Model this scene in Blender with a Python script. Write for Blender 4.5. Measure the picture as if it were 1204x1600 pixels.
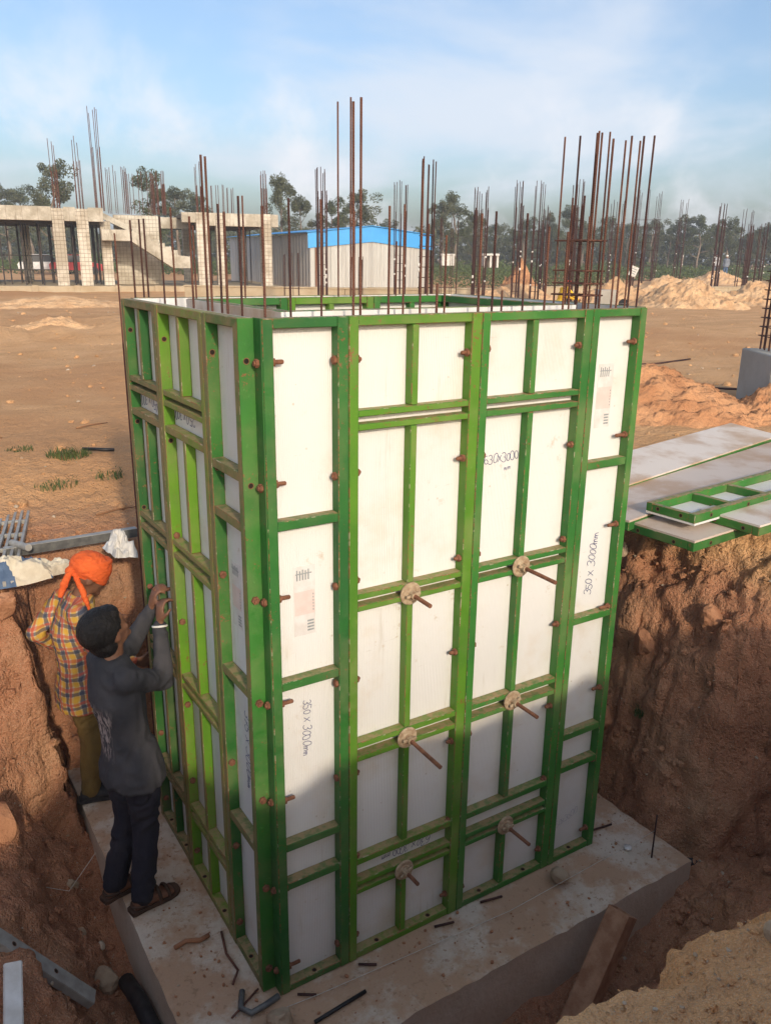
import bpy, bmesh, math, random
import numpy as np
from mathutils import Vector, Matrix, noise as mnoise
R = math.radians
random.seed(7)
for o in list(bpy.data.objects): bpy.data.objects.remove(o)
scene = bpy.context.scene
col = scene.collection

# ---------------------------------------------------------------- camera
cam_data = bpy.data.cameras.new('camera')
cam = bpy.data.objects.new('camera', cam_data); col.objects.link(cam)
cam_data.sensor_fit = 'VERTICAL'; cam_data.sensor_height = 32.0
cam_data.lens = 32.0 * 1287.9 / 1600.0
cam_data.clip_start = 0.05; cam_data.clip_end = 4000
YAW, PITCH, ROLL = 0.56512, 0.29880, 0.01327
fw = Vector((math.sin(YAW)*math.cos(PITCH), math.cos(YAW)*math.cos(PITCH), -math.sin(PITCH)))
rt0 = Vector((math.cos(YAW), -math.sin(YAW), 0)); up0 = rt0.cross(fw)
rt = rt0*math.cos(ROLL) + up0*math.sin(ROLL); up = up0*math.cos(ROLL) - rt0*math.sin(ROLL)
cm = Matrix((rt, up, -fw)).transposed().to_4x4(); cm.translation = (-1.19698, -2.77282, 3.20699)
cam.matrix_world = cm
scene.camera = cam

# ---------------------------------------------------------------- sky, sun, exposure
SUN_EL, SUN_AZ = R(23), R(11)          # elevation; the sun stands behind the viewer, SUN_AZ left of the -y axis
world = bpy.data.worlds.new('World'); scene.world = world; world.use_nodes = True
wt = world.node_tree; wt.nodes.clear()
def wn(t, **k):
    n = wt.nodes.new(t)
    for a, b in k.items(): setattr(n, a, b)
    return n
def wl(a, b): wt.links.new(a, b)
sky = wn('ShaderNodeTexSky', sky_type='NISHITA', sun_disc=False, sun_elevation=SUN_EL,
         sun_rotation=math.pi + SUN_AZ, altitude=600, air_density=1.0, dust_density=5.6, ozone_density=2.0)
tc = wn('ShaderNodeTexCoord'); sep = wn('ShaderNodeSeparateXYZ'); wl(tc.outputs['Generated'], sep.inputs[0])
zc = wn('ShaderNodeMath', operation='MAXIMUM'); wl(sep.outputs[2], zc.inputs[0]); zc.inputs[1].default_value = 0.0
za = wn('ShaderNodeMath', operation='ADD'); wl(zc.outputs[0], za.inputs[0]); za.inputs[1].default_value = 0.22
dx = wn('ShaderNodeMath', operation='DIVIDE'); wl(sep.outputs[0], dx.inputs[0]); wl(za.outputs[0], dx.inputs[1])
dy = wn('ShaderNodeMath', operation='DIVIDE'); wl(sep.outputs[1], dy.inputs[0]); wl(za.outputs[0], dy.inputs[1])
cb = wn('ShaderNodeCombineXYZ'); wl(dx.outputs[0], cb.inputs[0]); wl(dy.outputs[0], cb.inputs[1])
def cloud_layer(scale, detail, rough, lo, hi, off, dist=0.4, src=None):
    mp = wn('ShaderNodeMapping'); wl(src or cb.outputs[0], mp.inputs[0]); mp.inputs['Location'].default_value = off
    no = wn('ShaderNodeTexNoise'); wl(mp.outputs[0], no.inputs['Vector'])
    no.inputs['Scale'].default_value = scale; no.inputs['Detail'].default_value = detail
    no.inputs['Roughness'].default_value = rough; no.inputs['Distortion'].default_value = dist
    mr = wn('ShaderNodeMapRange', interpolation_type='SMOOTHSTEP'); wl(no.outputs['Fac'], mr.inputs[0])
    mr.inputs[1].default_value = lo; mr.inputs[2].default_value = hi
    return mr.outputs[0]
veil = cloud_layer(1.1, 6, 0.5, 0.42, 0.66, (-7.44, 1.91, 0), 0.4)
puff = cloud_layer(5.5, 7, 0.58, 0.49, 0.68, (1.72, 0.06, -3.22), 0.15, tc.outputs['Generated'])
# the heaped clouds stand low over the horizon
band = wn('ShaderNodeMapRange', interpolation_type='SMOOTHSTEP'); wl(sep.outputs[2], band.inputs[0])
band.inputs[1].default_value = 0.30; band.inputs[2].default_value = 0.08
pm0 = wn('ShaderNodeMath', operation='MULTIPLY'); wl(puff, pm0.inputs[0]); wl(band.outputs[0], pm0.inputs[1])
pm_ = wn('ShaderNodeMath', operation='MULTIPLY'); wl(pm0.outputs[0], pm_.inputs[0]); pm_.inputs[1].default_value = 0.85
vm = wn('ShaderNodeMath', operation='MULTIPLY'); wl(veil, vm.inputs[0]); vm.inputs[1].default_value = 0.85
mx1 = wn('ShaderNodeMix', data_type='RGBA'); wl(vm.outputs[0], mx1.inputs['Factor']); wl(sky.outputs[0], mx1.inputs['A'])
mx1.inputs['B'].default_value = (3.9, 4.2, 4.7, 1)
mx2 = wn('ShaderNodeMix', data_type='RGBA'); wl(pm_.outputs[0], mx2.inputs['Factor']); wl(mx1.outputs['Result'], mx2.inputs['A'])
mx2.inputs['B'].default_value = (4.7, 4.75, 5.0, 1)
bg = wn('ShaderNodeBackground'); wl(mx2.outputs['Result'], bg.inputs[0]); bg.inputs[1].default_value = 0.15
wo = wn('ShaderNodeOutputWorld'); wl(bg.outputs[0], wo.inputs[0])

sd = bpy.data.lights.new('sun', 'SUN'); sd.energy = 2.0; sd.angle = R(2.0); sd.color = (1.0, 0.85, 0.66)
sun = bpy.data.objects.new('sun', sd); col.objects.link(sun)
to_sun = Vector((-math.sin(SUN_AZ)*math.cos(SUN_EL), -math.cos(SUN_AZ)*math.cos(SUN_EL), math.sin(SUN_EL)))
sun.rotation_euler = to_sun.to_track_quat('Z', 'Y').to_euler(); sun.location = to_sun*50
vs = scene.view_settings; vs.view_transform = 'Standard'; vs.look = 'None'; vs.exposure = 0.48; vs.gamma = 1.0
scene.render.engine = 'CYCLES'
cy = scene.cycles; cy.max_bounces = 5; cy.diffuse_bounces = 3; cy.glossy_bounces = 2; cy.transmission_bounces = 2; cy.volume_bounces = 0; cy.transparent_max_bounces = 4; cy.caustics_reflective = False; cy.caustics_refractive = False
scene.render.resolution_x, scene.render.resolution_y = 770, 1024

# ---------------------------------------------------------------- helpers: naming
def tag(o, label=None, cat=None, group=None, kind=None):
    if label: o['label'] = label
    if cat: o['category'] = cat
    if group: o['group'] = group
    if kind: o['kind'] = kind
    return o
def thing(name, label, cat, loc=(0,0,0), rot=(0,0,0), group=None):
    o = bpy.data.objects.new(name, None); col.objects.link(o)
    o.location = loc; o.rotation_euler = rot; o.empty_display_size = 0.1
    return tag(o, label, cat, group)
def link(name, me, parent=None, loc=(0,0,0), rot=(0,0,0)):
    o = bpy.data.objects.new(name, me); col.objects.link(o)
    o.location = loc; o.rotation_euler = rot
    if parent is not None: o.parent = parent
    return o
def copy_tree(o, parent=None):
    c = o.copy(); col.objects.link(c); c.parent = parent
    for ch in list(o.children): copy_tree(ch, c)
    return c

# ---------------------------------------------------------------- helpers: meshes
class MB:
    def __init__(s): s.v = []; s.f = []; s.mi = []; s.cur = 0
    def add(s, vs, fs):
        n = len(s.v); s.v += [tuple(p) for p in vs]; s.f += [tuple(i+n for i in f) for f in fs]; s.mi += [s.cur]*len(fs); return s
    def box(s, x0, x1, y0, y1, z0, z1, b=0.0, M=None):
        if b <= 0:
            vs = [(x,y,z) for x in (x0,x1) for y in (y0,y1) for z in (z0,z1)]
            fs = [(0,1,3,2),(4,6,7,5),(0,4,5,1),(2,3,7,6),(0,2,6,4),(1,5,7,3)]
        else:
            lo = (x0,y0,z0); hi = (x1,y1,z1); vs = []; idx = {}
            for cx in (0,1):
                for cy in (0,1):
                    for cz in (0,1):
                        c = (cx,cy,cz)
                        for ax in range(3):
                            p = [ (hi[i]-b if c[i] else lo[i]+b) for i in range(3)]
                            p[ax] = hi[ax] if c[ax] else lo[ax]
                            idx[(c,ax)] = len(vs); vs.append(tuple(p))
            fs = []
            for ax in range(3):
                a, d = [i for i in range(3) if i != ax]
                for sd_ in (0,1):
                    q = []
                    for (i,j) in ((0,0),(1,0),(1,1),(0,1)):
                        c = [0,0,0]; c[ax] = sd_; c[a] = i; c[d] = j; q.append(idx[(tuple(c),ax)])
                    fs.append(tuple(q))
            nflat = len(fs)
            for ax in range(3):      # chamfers along axis ax
                a, d = [i for i in range(3) if i != ax]
                for i in (0,1):
                    for j in (0,1):
                        c0 = [0,0,0]; c0[a] = i; c0[d] = j; c1 = list(c0); c1[ax] = 1
                        fs.append((idx[(tuple(c0),a)], idx[(tuple(c1),a)], idx[(tuple(c1),d)], idx[(tuple(c0),d)]))
            for cx in (0,1):
                for cy in (0,1):
                    for cz in (0,1): fs.append(tuple(idx[((cx,cy,cz),k)] for k in range(3)))
        if M is not None: vs = [tuple(M @ Vector(p)) for p in vs]
        s.add(vs, fs)
        if b > 0 and getattr(s, 'edge', None) is not None:
            k = len(s.mi)-len(fs)+nflat; s.mi[k:] = [s.edge]*(len(s.mi)-k)
        return s
    def tube(s, pts, rad, n=8, cap=True, ell=None):
        pts = [Vector(p) for p in pts]; k = len(pts)
        rr = rad if hasattr(rad, '__len__') else [rad]*k
        vs = []; prev = None
        for i, p in enumerate(pts):
            t = (pts[min(i+1,k-1)] - pts[max(i-1,0)]).normalized()
            if prev is None:
                a = t.orthogonal().normalized() if ell is None else (Vector(ell) - t*t.dot(Vector(ell))).normalized()
            else: a = (prev - t*t.dot(prev)).normalized()
            prev = a; b = t.cross(a)
            for j in range(n):
                w = 2*math.pi*j/n; vs.append(tuple(p + (a*math.cos(w) + b*math.sin(w))*rr[i]))
        fs = [(i*n+j, i*n+(j+1)%n, (i+1)*n+(j+1)%n, (i+1)*n+j) for i in range(k-1) for j in range(n)]
        if cap: fs += [tuple(range(n-1,-1,-1)), tuple((k-1)*n+j for j in range(n))]
        return s.add(vs, fs)
    def loft(s, rings):
        """rings: (centre, axis_a vector, axis_b vector) ellipses, closed at the ends"""
        n = 16; vs = []
        for c, a, b in rings:
            c, a, b = Vector(c), Vector(a), Vector(b)
            for j in range(n):
                w = 2*math.pi*j/n; vs.append(tuple(c + a*math.cos(w) + b*math.sin(w)))
        k = len(rings)
        fs = [(i*n+j, i*n+(j+1)%n, (i+1)*n+(j+1)%n, (i+1)*n+j) for i in range(k-1) for j in range(n)]
        fs += [tuple(range(n-1,-1,-1)), tuple((k-1)*n+j for j in range(n))]
        return s.add(vs, fs)
    def ball(s, c, r, M=None, sub=2):
        bm = bmesh.new(); bmesh.ops.create_icosphere(bm, subdivisions=sub, radius=1)
        r = r if hasattr(r, '__len__') else (r,r,r); c = Vector(c)
        vs = []
        for v in bm.verts:
            p = Vector((v.co.x*r[0], v.co.y*r[1], v.co.z*r[2]))
            if M is not None: p = M @ p
            vs.append(tuple(c+p))
        fs = [tuple(v.index for v in f.verts) for f in bm.faces]; bm.free()
        return s.add(vs, fs)
    def cap(s, p0, p1, r0, r1, n=12):
        """tapered capsule"""
        p0, p1 = Vector(p0), Vector(p1); d = (p1-p0); L = d.length; d = d/max(L,1e-6)
        pts = []; rr = []
        for k in range(5): a = math.pi/2*(1-k/4.0); pts.append(p0 - d*r0*math.sin(a)); rr.append(max(r0*math.cos(a), 1e-4))
        for k in range(1,5): a = math.pi/2*k/4.0; pts.append(p1 + d*r1*math.sin(a)); rr.append(max(r1*math.cos(a), 1e-4))
        return s.tube(pts, rr, n)
    def mesh(s, name, mats, smooth=False):
        me = bpy.data.meshes.new(name); me.from_pydata(s.v, [], s.f)
        for m in (mats if isinstance(mats, (list,tuple)) else [mats]): me.materials.append(m)
        if len(me.materials) > 1: me.polygons.foreach_set('material_index', s.mi)
        bm = bmesh.new(); bm.from_mesh(me); bmesh.ops.recalc_face_normals(bm, faces=bm.faces); bm.to_mesh(me); bm.free()
        if smooth: me.polygons.foreach_set('use_smooth', [True]*len(me.polygons))
        me.update(); return me
    def build(s, name, mats, parent=None, smooth=False, loc=(0,0,0), rot=(0,0,0)):
        return link(name, s.mesh(name, mats, smooth), parent, loc, rot)
_bc = {}; EDGE = {}
def rail(name, dims, mat, parent, loc, b=0.003):
    """a bevelled bar centred on loc; alike bars share their mesh"""
    key = (name, tuple(round(d,4) for d in dims), mat.name)
    if key not in _bc:
        x, y, z = dims; mb_ = MB(); em = EDGE.get(mat.name); mb_.edge = 1 if em else None
        _bc[key] = mb_.box(-x/2,x/2,-y/2,y/2,-z/2,z/2,b).mesh(name, [mat, em] if em else mat)
    return link(name, _bc[key], parent, loc)

# numpy value noise for terrain
_rs = np.random.RandomState(3); _tab = _rs.rand(256,256)
def vnoise(x, y):
    xi = np.floor(x).astype(int); yi = np.floor(y).astype(int); fx = x-xi; fy = y-yi
    fx = fx*fx*(3-2*fx); fy = fy*fy*(3-2*fy)
    a = _tab[xi & 255, yi & 255]; b = _tab[(xi+1) & 255, yi & 255]; c = _tab[xi & 255, (yi+1) & 255]; d = _tab[(xi+1) & 255, (yi+1) & 255]
    return (a*(1-fx)+b*fx)*(1-fy) + (c*(1-fx)+d*fx)*fy
def fbm(x, y, s, o=4, g=0.5):
    t = 0; a = 1; n = 0
    for k in range(o):
        t = t + a*(vnoise(x*s+17.3*k, y*s+9.1*k)-0.5); n += a; a *= g; s *= 2.03
    return t/n*2
def sst(a, b, x):
    t = np.clip((x-a)/(b-a), 0, 1); return t*t*(3-2*t)

# ---------------------------------------------------------------- helpers: materials
class NT:
    def __init__(s, name):
        s.m = bpy.data.materials.new(name); s.m.use_nodes = True; s.t = s.m.node_tree
        s.b = s.t.nodes['Principled BSDF']
        s.pos = s.n('ShaderNodeNewGeometry')
        s.P = s.pos.outputs['Position']
    def n(s, t, **k):
        x = s.t.nodes.new(t)
        for a, b in k.items(): setattr(x, a, b)
        return x
    def l(s, a, b): s.t.links.new(a, b)
    def mapv(s, scale=(1,1,1), rot=(0,0,0), src=None):
        m = s.n('ShaderNodeMapping'); s.l(src or s.P, m.inputs[0]); m.inputs['Scale'].default_value = scale; m.inputs['Rotation'].default_value = rot
        return m.outputs[0]
    def noise(s, scale, detail=4, rough=0.55, src=None, dist=0.0):
        x = s.n('ShaderNodeTexNoise'); s.l(src or s.P, x.inputs['Vector'])
        x.inputs['Scale'].default_value = scale; x.inputs['Detail'].default_value = detail; x.inputs['Roughness'].default_value = rough
        x.inputs['Distortion'].default_value = dist
        return x.outputs['Fac']
    def vor(s, scale, feature='F1', src=None, out='Distance', rnd=1.0):
        x = s.n('ShaderNodeTexVoronoi', feature=feature); s.l(src or s.P, x.inputs['Vector']); x.inputs['Scale'].default_value = scale
        x.inputs['Randomness'].default_value = rnd
        return x.outputs[out]
    def ramp(s, f, a, b, lo=0.0, hi=1.0, smooth=True):
        x = s.n('ShaderNodeMapRange', interpolation_type='SMOOTHSTEP' if smooth else 'LINEAR'); s.l(f, x.inputs[0])
        x.inputs[1].default_value = a; x.inputs[2].default_value = b; x.inputs[3].default_value = lo; x.inputs[4].default_value = hi
        return x.outputs[0]
    def math(s, op, a, b=None):
        x = s.n('ShaderNodeMath', operation=op)
        for i, v in enumerate((a, b)):
            if v is None: continue
            if isinstance(v, (int,float)): x.inputs[i].default_value = v
            else: s.l(v, x.inputs[i])
        return x.outputs[0]
    def mix(s, f, a, b, mode='MIX'):
        x = s.n('ShaderNodeMix', data_type='RGBA', blend_type=mode)
        for k, v in (('Factor',f),('A',a),('B',b)):
            if isinstance(v, (int,float)): x.inputs[k].default_value = v
            elif isinstance(v, tuple): x.inputs[k].default_value = (v[0],v[1],v[2],1)
            else: s.l(v, x.inputs[k])
        return x.outputs['Result']
    def sepz(s, src=None):
        x = s.n('ShaderNodeSeparateXYZ'); s.l(src or s.P, x.inputs[0]); return x.outputs
    def bump(s, h, dist=0.01, strength=1.0, prev=None):
        x = s.n('ShaderNodeBump'); s.l(h, x.inputs['Height']); x.inputs['Distance'].default_value = dist; x.inputs['Strength'].default_value = strength
        if prev is not None: s.l(prev, x.inputs['Normal'])
        return x.outputs[0]
    def out(s, colr, rough=0.8, nrm=None, spec=0.3, metal=0.0):
        if isinstance(colr, tuple): s.b.inputs['Base Color'].default_value = (*colr[:3], 1)
        else: s.l(colr, s.b.inputs['Base Color'])
        if isinstance(rough, (int,float)): s.b.inputs['Roughness'].default_value = rough
        else: s.l(rough, s.b.inputs['Roughness'])
        s.b.inputs['Specular IOR Level'].default_value = spec; s.b.inputs['Metallic'].default_value = metal
        if nrm is not None: s.l(nrm, s.b.inputs['Normal'])
        return s.m
def simple(name, c1, c2=None, scale=8, rough=0.8, bump=0.002, bscale=60, spec=0.3, metal=0.0):
    t = NT(name); c2 = c2 or tuple(v*0.75 for v in c1)
    f = t.ramp(t.noise(scale, 5), 0.32, 0.68)
    nb = t.bump(t.noise(bscale, 5, 0.6), bump) if bump else None
    return t.out(t.mix(f, c1, c2), rough, nb, spec, metal)
def paint_mat(name, base, light, rust=0.60, worn=False):
    """old enamel on steel: uneven tone, rust spots, dust on the upper faces"""
    t = NT(name)
    c = t.mix(t.ramp(t.noise(2.2, 4), 0.35, 0.65), base, light)
    c = t.mix(t.ramp(t.noise(38, 5, 0.7), 0.62, 0.72, 0, 0.35), c, tuple(v*1.6+0.05 for v in light))
    rn = t.math('ADD', t.math('MULTIPLY', t.noise(6.5, 6, 0.7), 0.5), t.math('MULTIPLY', t.noise(70, 5, 0.7), 0.5))
    c = t.mix(t.ramp(rn, rust, rust+0.05, 0, 0.9), c, (0.21,0.075,0.03))
    up_ = t.sepz(t.pos.outputs['Normal'])[2]
    dust = t.math('MULTIPLY', t.ramp(up_, 0.35, 0.9), t.ramp(t.noise(26, 5, 0.65), 0.3, 0.62, 0.15, 0.85))
    c = t.mix(dust, c, (0.36,0.24,0.125))
    fine = t.ramp(t.noise(3.5, 4, 0.6), 0.42, 0.72, 0, 0.22); c = t.mix(fine, c, (0.40,0.30,0.17))
    if worn:      # the outer edges of these rails are scraped and caked with slurry
        nx_ = t.sepz(t.pos.outputs['Normal'])[0]
        c = t.mix(t.math('MULTIPLY', t.ramp(nx_, -0.8, -0.95), t.ramp(t.noise(9, 6, 0.7), 0.34, 0.60, 0.25, 0.85)), c, (0.23,0.165,0.075))
    r = t.ramp(t.noise(14, 4), 0.3, 0.7, 0.50, 0.78)
    return t.out(c, r, t.bump(t.noise(110, 4, 0.6), 0.0012), 0.4)

M = {}
M['green_deep'] = paint_mat('green_paint_deep', (0.016,0.105,0.020), (0.028,0.148,0.023), 0.585)
M['green_mid'] = paint_mat('green_paint_mid', (0.023,0.135,0.021), (0.039,0.182,0.024), 0.585)
M['green_lime'] = paint_mat('green_paint_lime', (0.068,0.185,0.010), (0.105,0.240,0.012), 0.575)
M['green_grass'] = paint_mat('green_paint_grass', (0.057,0.175,0.011), (0.088,0.225,0.013), 0.575)
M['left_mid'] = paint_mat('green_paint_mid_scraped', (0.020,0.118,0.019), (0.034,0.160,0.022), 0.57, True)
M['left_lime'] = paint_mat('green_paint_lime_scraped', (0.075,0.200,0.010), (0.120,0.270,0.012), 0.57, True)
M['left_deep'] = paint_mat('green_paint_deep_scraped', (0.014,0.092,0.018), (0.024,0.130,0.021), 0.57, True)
def edge_mat(src, base):
    t = NT(src + '_worn_edge')
    w = t.ramp(t.noise(5,6,0.72),0.42,0.56); f2 = t.ramp(t.noise(60,4,0.65),0.40,0.55)
    c = t.mix(t.math('MULTIPLY', w, f2), base, (0.24,0.11,0.05)); c = t.mix(t.ramp(t.noise(22,5,0.7),0.56,0.64,0,0.7), c, (0.42,0.36,0.26))
    EDGE[src] = t.out(c, 0.8)
for k_, b_ in (('deep',(0.03,0.13,0.03)),('mid',(0.04,0.16,0.03)),('lime',(0.11,0.23,0.02)),('grass',(0.06,0.18,0.02)),('mid_scraped',(0.12,0.13,0.05)),('lime_scraped',(0.18,0.20,0.05)),('deep_scraped',(0.10,0.11,0.04))): edge_mat('green_paint_'+k_, b_)
def sheet_mat(name, base, stain, amt, lines=1.0):
    t = NT(name)
    s = t.sepz()
    st = t.ramp(t.noise(2.6, 5, 0.6), 0.50-0.10*(amt > .9), 0.74-0.12*(amt > .9), 0, amt)
    c = t.mix(st, base, stain)
    sp = t.math('MULTIPLY', t.ramp(t.noise(9, 6, 0.72), 0.60, 0.70), t.ramp(t.noise(1.6, 3), 0.46, 0.6))
    c = t.mix(t.math('MULTIPLY', sp, 0.55), c, (0.42,0.27,0.12))
    sc = t.ramp(t.noise(1.0, 6, 0.7, t.mapv((7,7,60), (0.3,0.4,0))), 0.66, 0.70, 0, 0.35)
    c = t.mix(sc, c, (0.45,0.40,0.34))
    # dried slurry runs and splashes
    run = t.math('MULTIPLY', t.ramp(t.noise(1.0,5,0.65,t.mapv((26,26,1.6))),0.58,0.68), t.ramp(t.noise(2.1,4),0.48,0.60))
    c = t.mix(t.math('MULTIPLY', run, 0.42), c, (0.50,0.44,0.36))
    vd = t.ramp(t.vor(16),0.05,0.10,1,0); c = t.mix(t.math('MULTIPLY', t.math('MULTIPLY', vd, t.ramp(t.noise(3.3,4),0.52,0.60)), 0.6), c, (0.46,0.38,0.28))
    c = t.mix(t.ramp(t.noise(0.9,3),0.35,0.70,0,0.22), c, tuple(v*0.8 for v in base))
    u = t.math('ADD', s[0], s[1])
    w = t.math('SINE', t.math('MULTIPLY', u, 2*math.pi/0.0085))
    cl = t.mix(t.ramp(w, -1.0, -0.55, 0.13*lines, 0.0), c, (0.38,0.34,0.28))
    return t.out(cl, 0.45, t.bump(w, 0.0004*lines), 0.35)
M['sheet'] = sheet_mat('white_form_sheet', (0.74,0.73,0.705), (0.60,0.49,0.35), 0.5)
M['sheet_used'] = sheet_mat('used_form_sheet', (0.70,0.62,0.54), (0.50,0.35,0.23), 1.0, 0.2)
M['sheet_tan'] = sheet_mat('tan_form_sheet', (0.60,0.50,0.42), (0.46,0.31,0.20), 1.0, 0.15)
M['ply_edge'] = simple('plywood_edge', (0.55,0.47,0.36), (0.40,0.32,0.22), 30)
M['rust'] = simple('rusty_steel', (0.24,0.105,0.058), (0.14,0.06,0.034), 40, 0.85, 0.0015, 160)
M['disc'] = simple('dusty_cast_washer', (0.46,0.36,0.24), (0.30,0.20,0.12), 45, 0.85, 0.002, 120)
def rebar_mat(name, a, b):
    t = NT(name); w = t.math('SINE', t.math('MULTIPLY', t.math('ADD', t.sepz()[2], t.math('MULTIPLY', t.sepz()[0], 0.4)), 2*math.pi/0.010))
    return t.out(t.mix(t.ramp(t.noise(9,4),0.35,0.65), a, b), 0.85, t.bump(w, 0.0006), 0.25)
M['rebar'] = rebar_mat('rebar_rust', (0.095,0.042,0.032), (0.150,0.068,0.046))
M['rebar_dark'] = rebar_mat('rebar_dark', (0.050,0.025,0.024), (0.080,0.038,0.031))
M['hole'] = simple('bolt_hole_dark', (0.012,0.010,0.008), (0.03,0.018,0.012), 30, 0.95, 0)
M['ink'] = simple('blue_marker_ink', (0.035,0.04,0.13), (0.06,0.07,0.20), 40, 0.6, 0)
M['ink_faint'] = simple('faded_marker_ink', (0.40,0.40,0.45), (0.55,0.55,0.58), 40, 0.6, 0)
M['paper'] = simple('sticker_paper', (0.70,0.68,0.66), (0.62,0.58,0.55), 20, 0.5, 0)
M['paper_pink'] = simple('sticker_pink_print', (0.70,0.58,0.54), (0.66,0.52,0.48), 20, 0.5, 0)
M['print'] = simple('sticker_grey_print', (0.22,0.24,0.25), (0.32,0.34,0.34), 60, 0.5, 0)
def concrete_mat(name, a, b, mud=0.0, mudc=(0.30,0.15,0.08), lo=0.46):
    t = NT(name); c = t.mix(t.ramp(t.noise(2.0,6,0.6),0.3,0.7), a, b)
    c = t.mix(t.ramp(t.noise(120,3),0.55,0.75,0,0.4), c, tuple(v*0.6 for v in b))
    if mud:
        upz = t.ramp(t.sepz(t.pos.outputs['Normal'])[2], 0.2, 0.8, 0.18, 1.0)
        m1 = t.ramp(t.noise(2.3,7,0.68), lo, lo+0.16)
        c = t.mix(t.math('MULTIPLY', t.math('MULTIPLY', m1, upz), mud), c, mudc)
        c = t.mix(t.math('MULTIPLY', t.ramp(t.noise(26,5,0.7),0.56,0.66,0,0.7), upz), c, tuple(v*0.7 for v in mudc))
    h = t.math('ADD', t.noise(35,6,0.65), t.math('MULTIPLY', t.noise(6,4), 1.2))
    return t.out(c, 0.9, t.bump(h, 0.006), 0.25)
M['footing'] = concrete_mat('footing_concrete', (0.64,0.56,0.465), (0.54,0.45,0.355), 0.85, (0.45,0.275,0.165), 0.40)
M['concrete'] = concrete_mat('grey_concrete', (0.42,0.40,0.36), (0.34,0.32,0.28))
M['plinth'] = concrete_mat('tan_plinth', (0.48,0.40,0.28), (0.40,0.31,0.20))
def soil_mat():
    t = NT('soil')
    s = t.sepz(); n1 = t.noise(1.3,4,0.62); n2 = t.noise(7,5,0.68); n3 = t.noise(60,3,0.65)
    # surface spread dries tan, cut faces of the pit are red-brown subsoil
    depth = t.math('ADD', s[2], t.math('MULTIPLY', n1, 0.35))
    surf = t.ramp(depth, 1.46, 1.74)
    tan = t.mix(t.ramp(n1,0.3,0.7), (0.77,0.46,0.23), (0.66,0.365,0.165))
    tan = t.mix(t.ramp(t.noise(0.16,4,0.6),0.44,0.60,0,0.75), tan, (0.60,0.305,0.135))
    red = t.mix(t.ramp(n2,0.3,0.7), (0.50,0.230,0.125), (0.36,0.155,0.082))
    red = t.mix(t.ramp(n1,0.45,0.75,0,0.7), red, (0.52,0.30,0.17))
    c = t.mix(surf, red, tan)
    c = t.mix(t.ramp(n3,0.5,0.72,0,0.26), c, (0.26,0.13,0.07))
    c = t.mix(t.ramp(t.noise(230,1,0.6),0.54,0.66,0,0.5), c, (0.60,0.44,0.30))
    gv = t.vor(42); gc = t.math('MULTIPLY', t.ramp(gv,0.10,0.20,1,0), t.ramp(n2,0.50,0.64))
    c = t.mix(t.math('MULTIPLY', gc, 0.75), c, (0.52,0.42,0.31))
    # wheel ruts smear the dry surface along one direction
    ru = t.noise(1.0,5,0.6,t.mapv((0.16,1.7,1),(0,0,0.18)))
    c = t.mix(t.math('MULTIPLY', t.ramp(ru,0.50,0.66,0,0.45), surf), c, (0.52,0.29,0.14))
    h = t.math('ADD', t.math('MULTIPLY', n2, 1.3), t.math('ADD', t.math('MULTIPLY', n3, 0.4), t.math('MULTIPLY', t.ramp(gv,0.0,0.25,1,0), 0.16)))
    return t.out(c, 0.95, t.bump(h, 0.06, 1.0), 0.15)
M['soil'] = soil_mat()
M['mound'] = simple('spoil_heap_soil', (0.74,0.49,0.28), (0.60,0.36,0.19), 2.2, 0.95, 0.05, 14, 0.1)
M['mound_red'] = simple('red_spoil_soil', (0.60,0.32,0.165), (0.45,0.215,0.105), 2.5, 0.95, 0.05, 16, 0.1)
M['stone'] = simple('pale_stone', (0.42,0.32,0.22), (0.29,0.20,0.13), 9, 0.9, 0.01, 30, 0.2)
M['clod'] = simple('soil_clod', (0.46,0.235,0.13), (0.33,0.155,0.085), 9, 0.95, 0.012, 40, 0.1)
M['gravel'] = simple('pale_gravel', (0.50,0.42,0.32), (0.36,0.25,0.16), 14, 0.9, 0.004, 80, 0.2)
M['alu'] = simple('dull_aluminium', (0.42,0.41,0.38), (0.30,0.28,0.25), 14, 0.55, 0.001, 90, 0.5, 0.25)
M['alu_dark'] = simple('stained_aluminium', (0.16,0.16,0.15), (0.09,0.09,0.09), 20, 0.6, 0.001, 90, 0.4, 0.2)
M['sack'] = simple('woven_sack', (0.66,0.60,0.48), (0.52,0.45,0.34), 10, 0.8, 0.004, 70)
M['sack_blue'] = simple('sack_blue_print', (0.06,0.10,0.18), (0.10,0.15,0.24), 20, 0.8, 0.004, 70)
M['black'] = simple('black_plastic', (0.014,0.014,0.016), (0.03,0.03,0.03), 20, 0.45, 0.001, 60)
M['white_paint'] = simple('white_paint', (0.74,0.73,0.70), (0.58,0.55,0.50), 9, 0.6, 0.003, 40)
M['string'] = simple('string', (0.66,0.62,0.55), (0.5,0.46,0.4), 50, 0.9, 0)
M['straw'] = simple('straw', (0.62,0.46,0.22), (0.48,0.33,0.15), 20, 0.9, 0.01, 60)
M['blade'] = simple('grass_blade', (0.05,0.085,0.022), (0.10,0.12,0.04), 8, 0.7, 0)
M['timber'] = simple('brown_timber', (0.30,0.15,0.07), (0.20,0.10,0.05), 12, 0.8, 0.003, 50)
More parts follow.
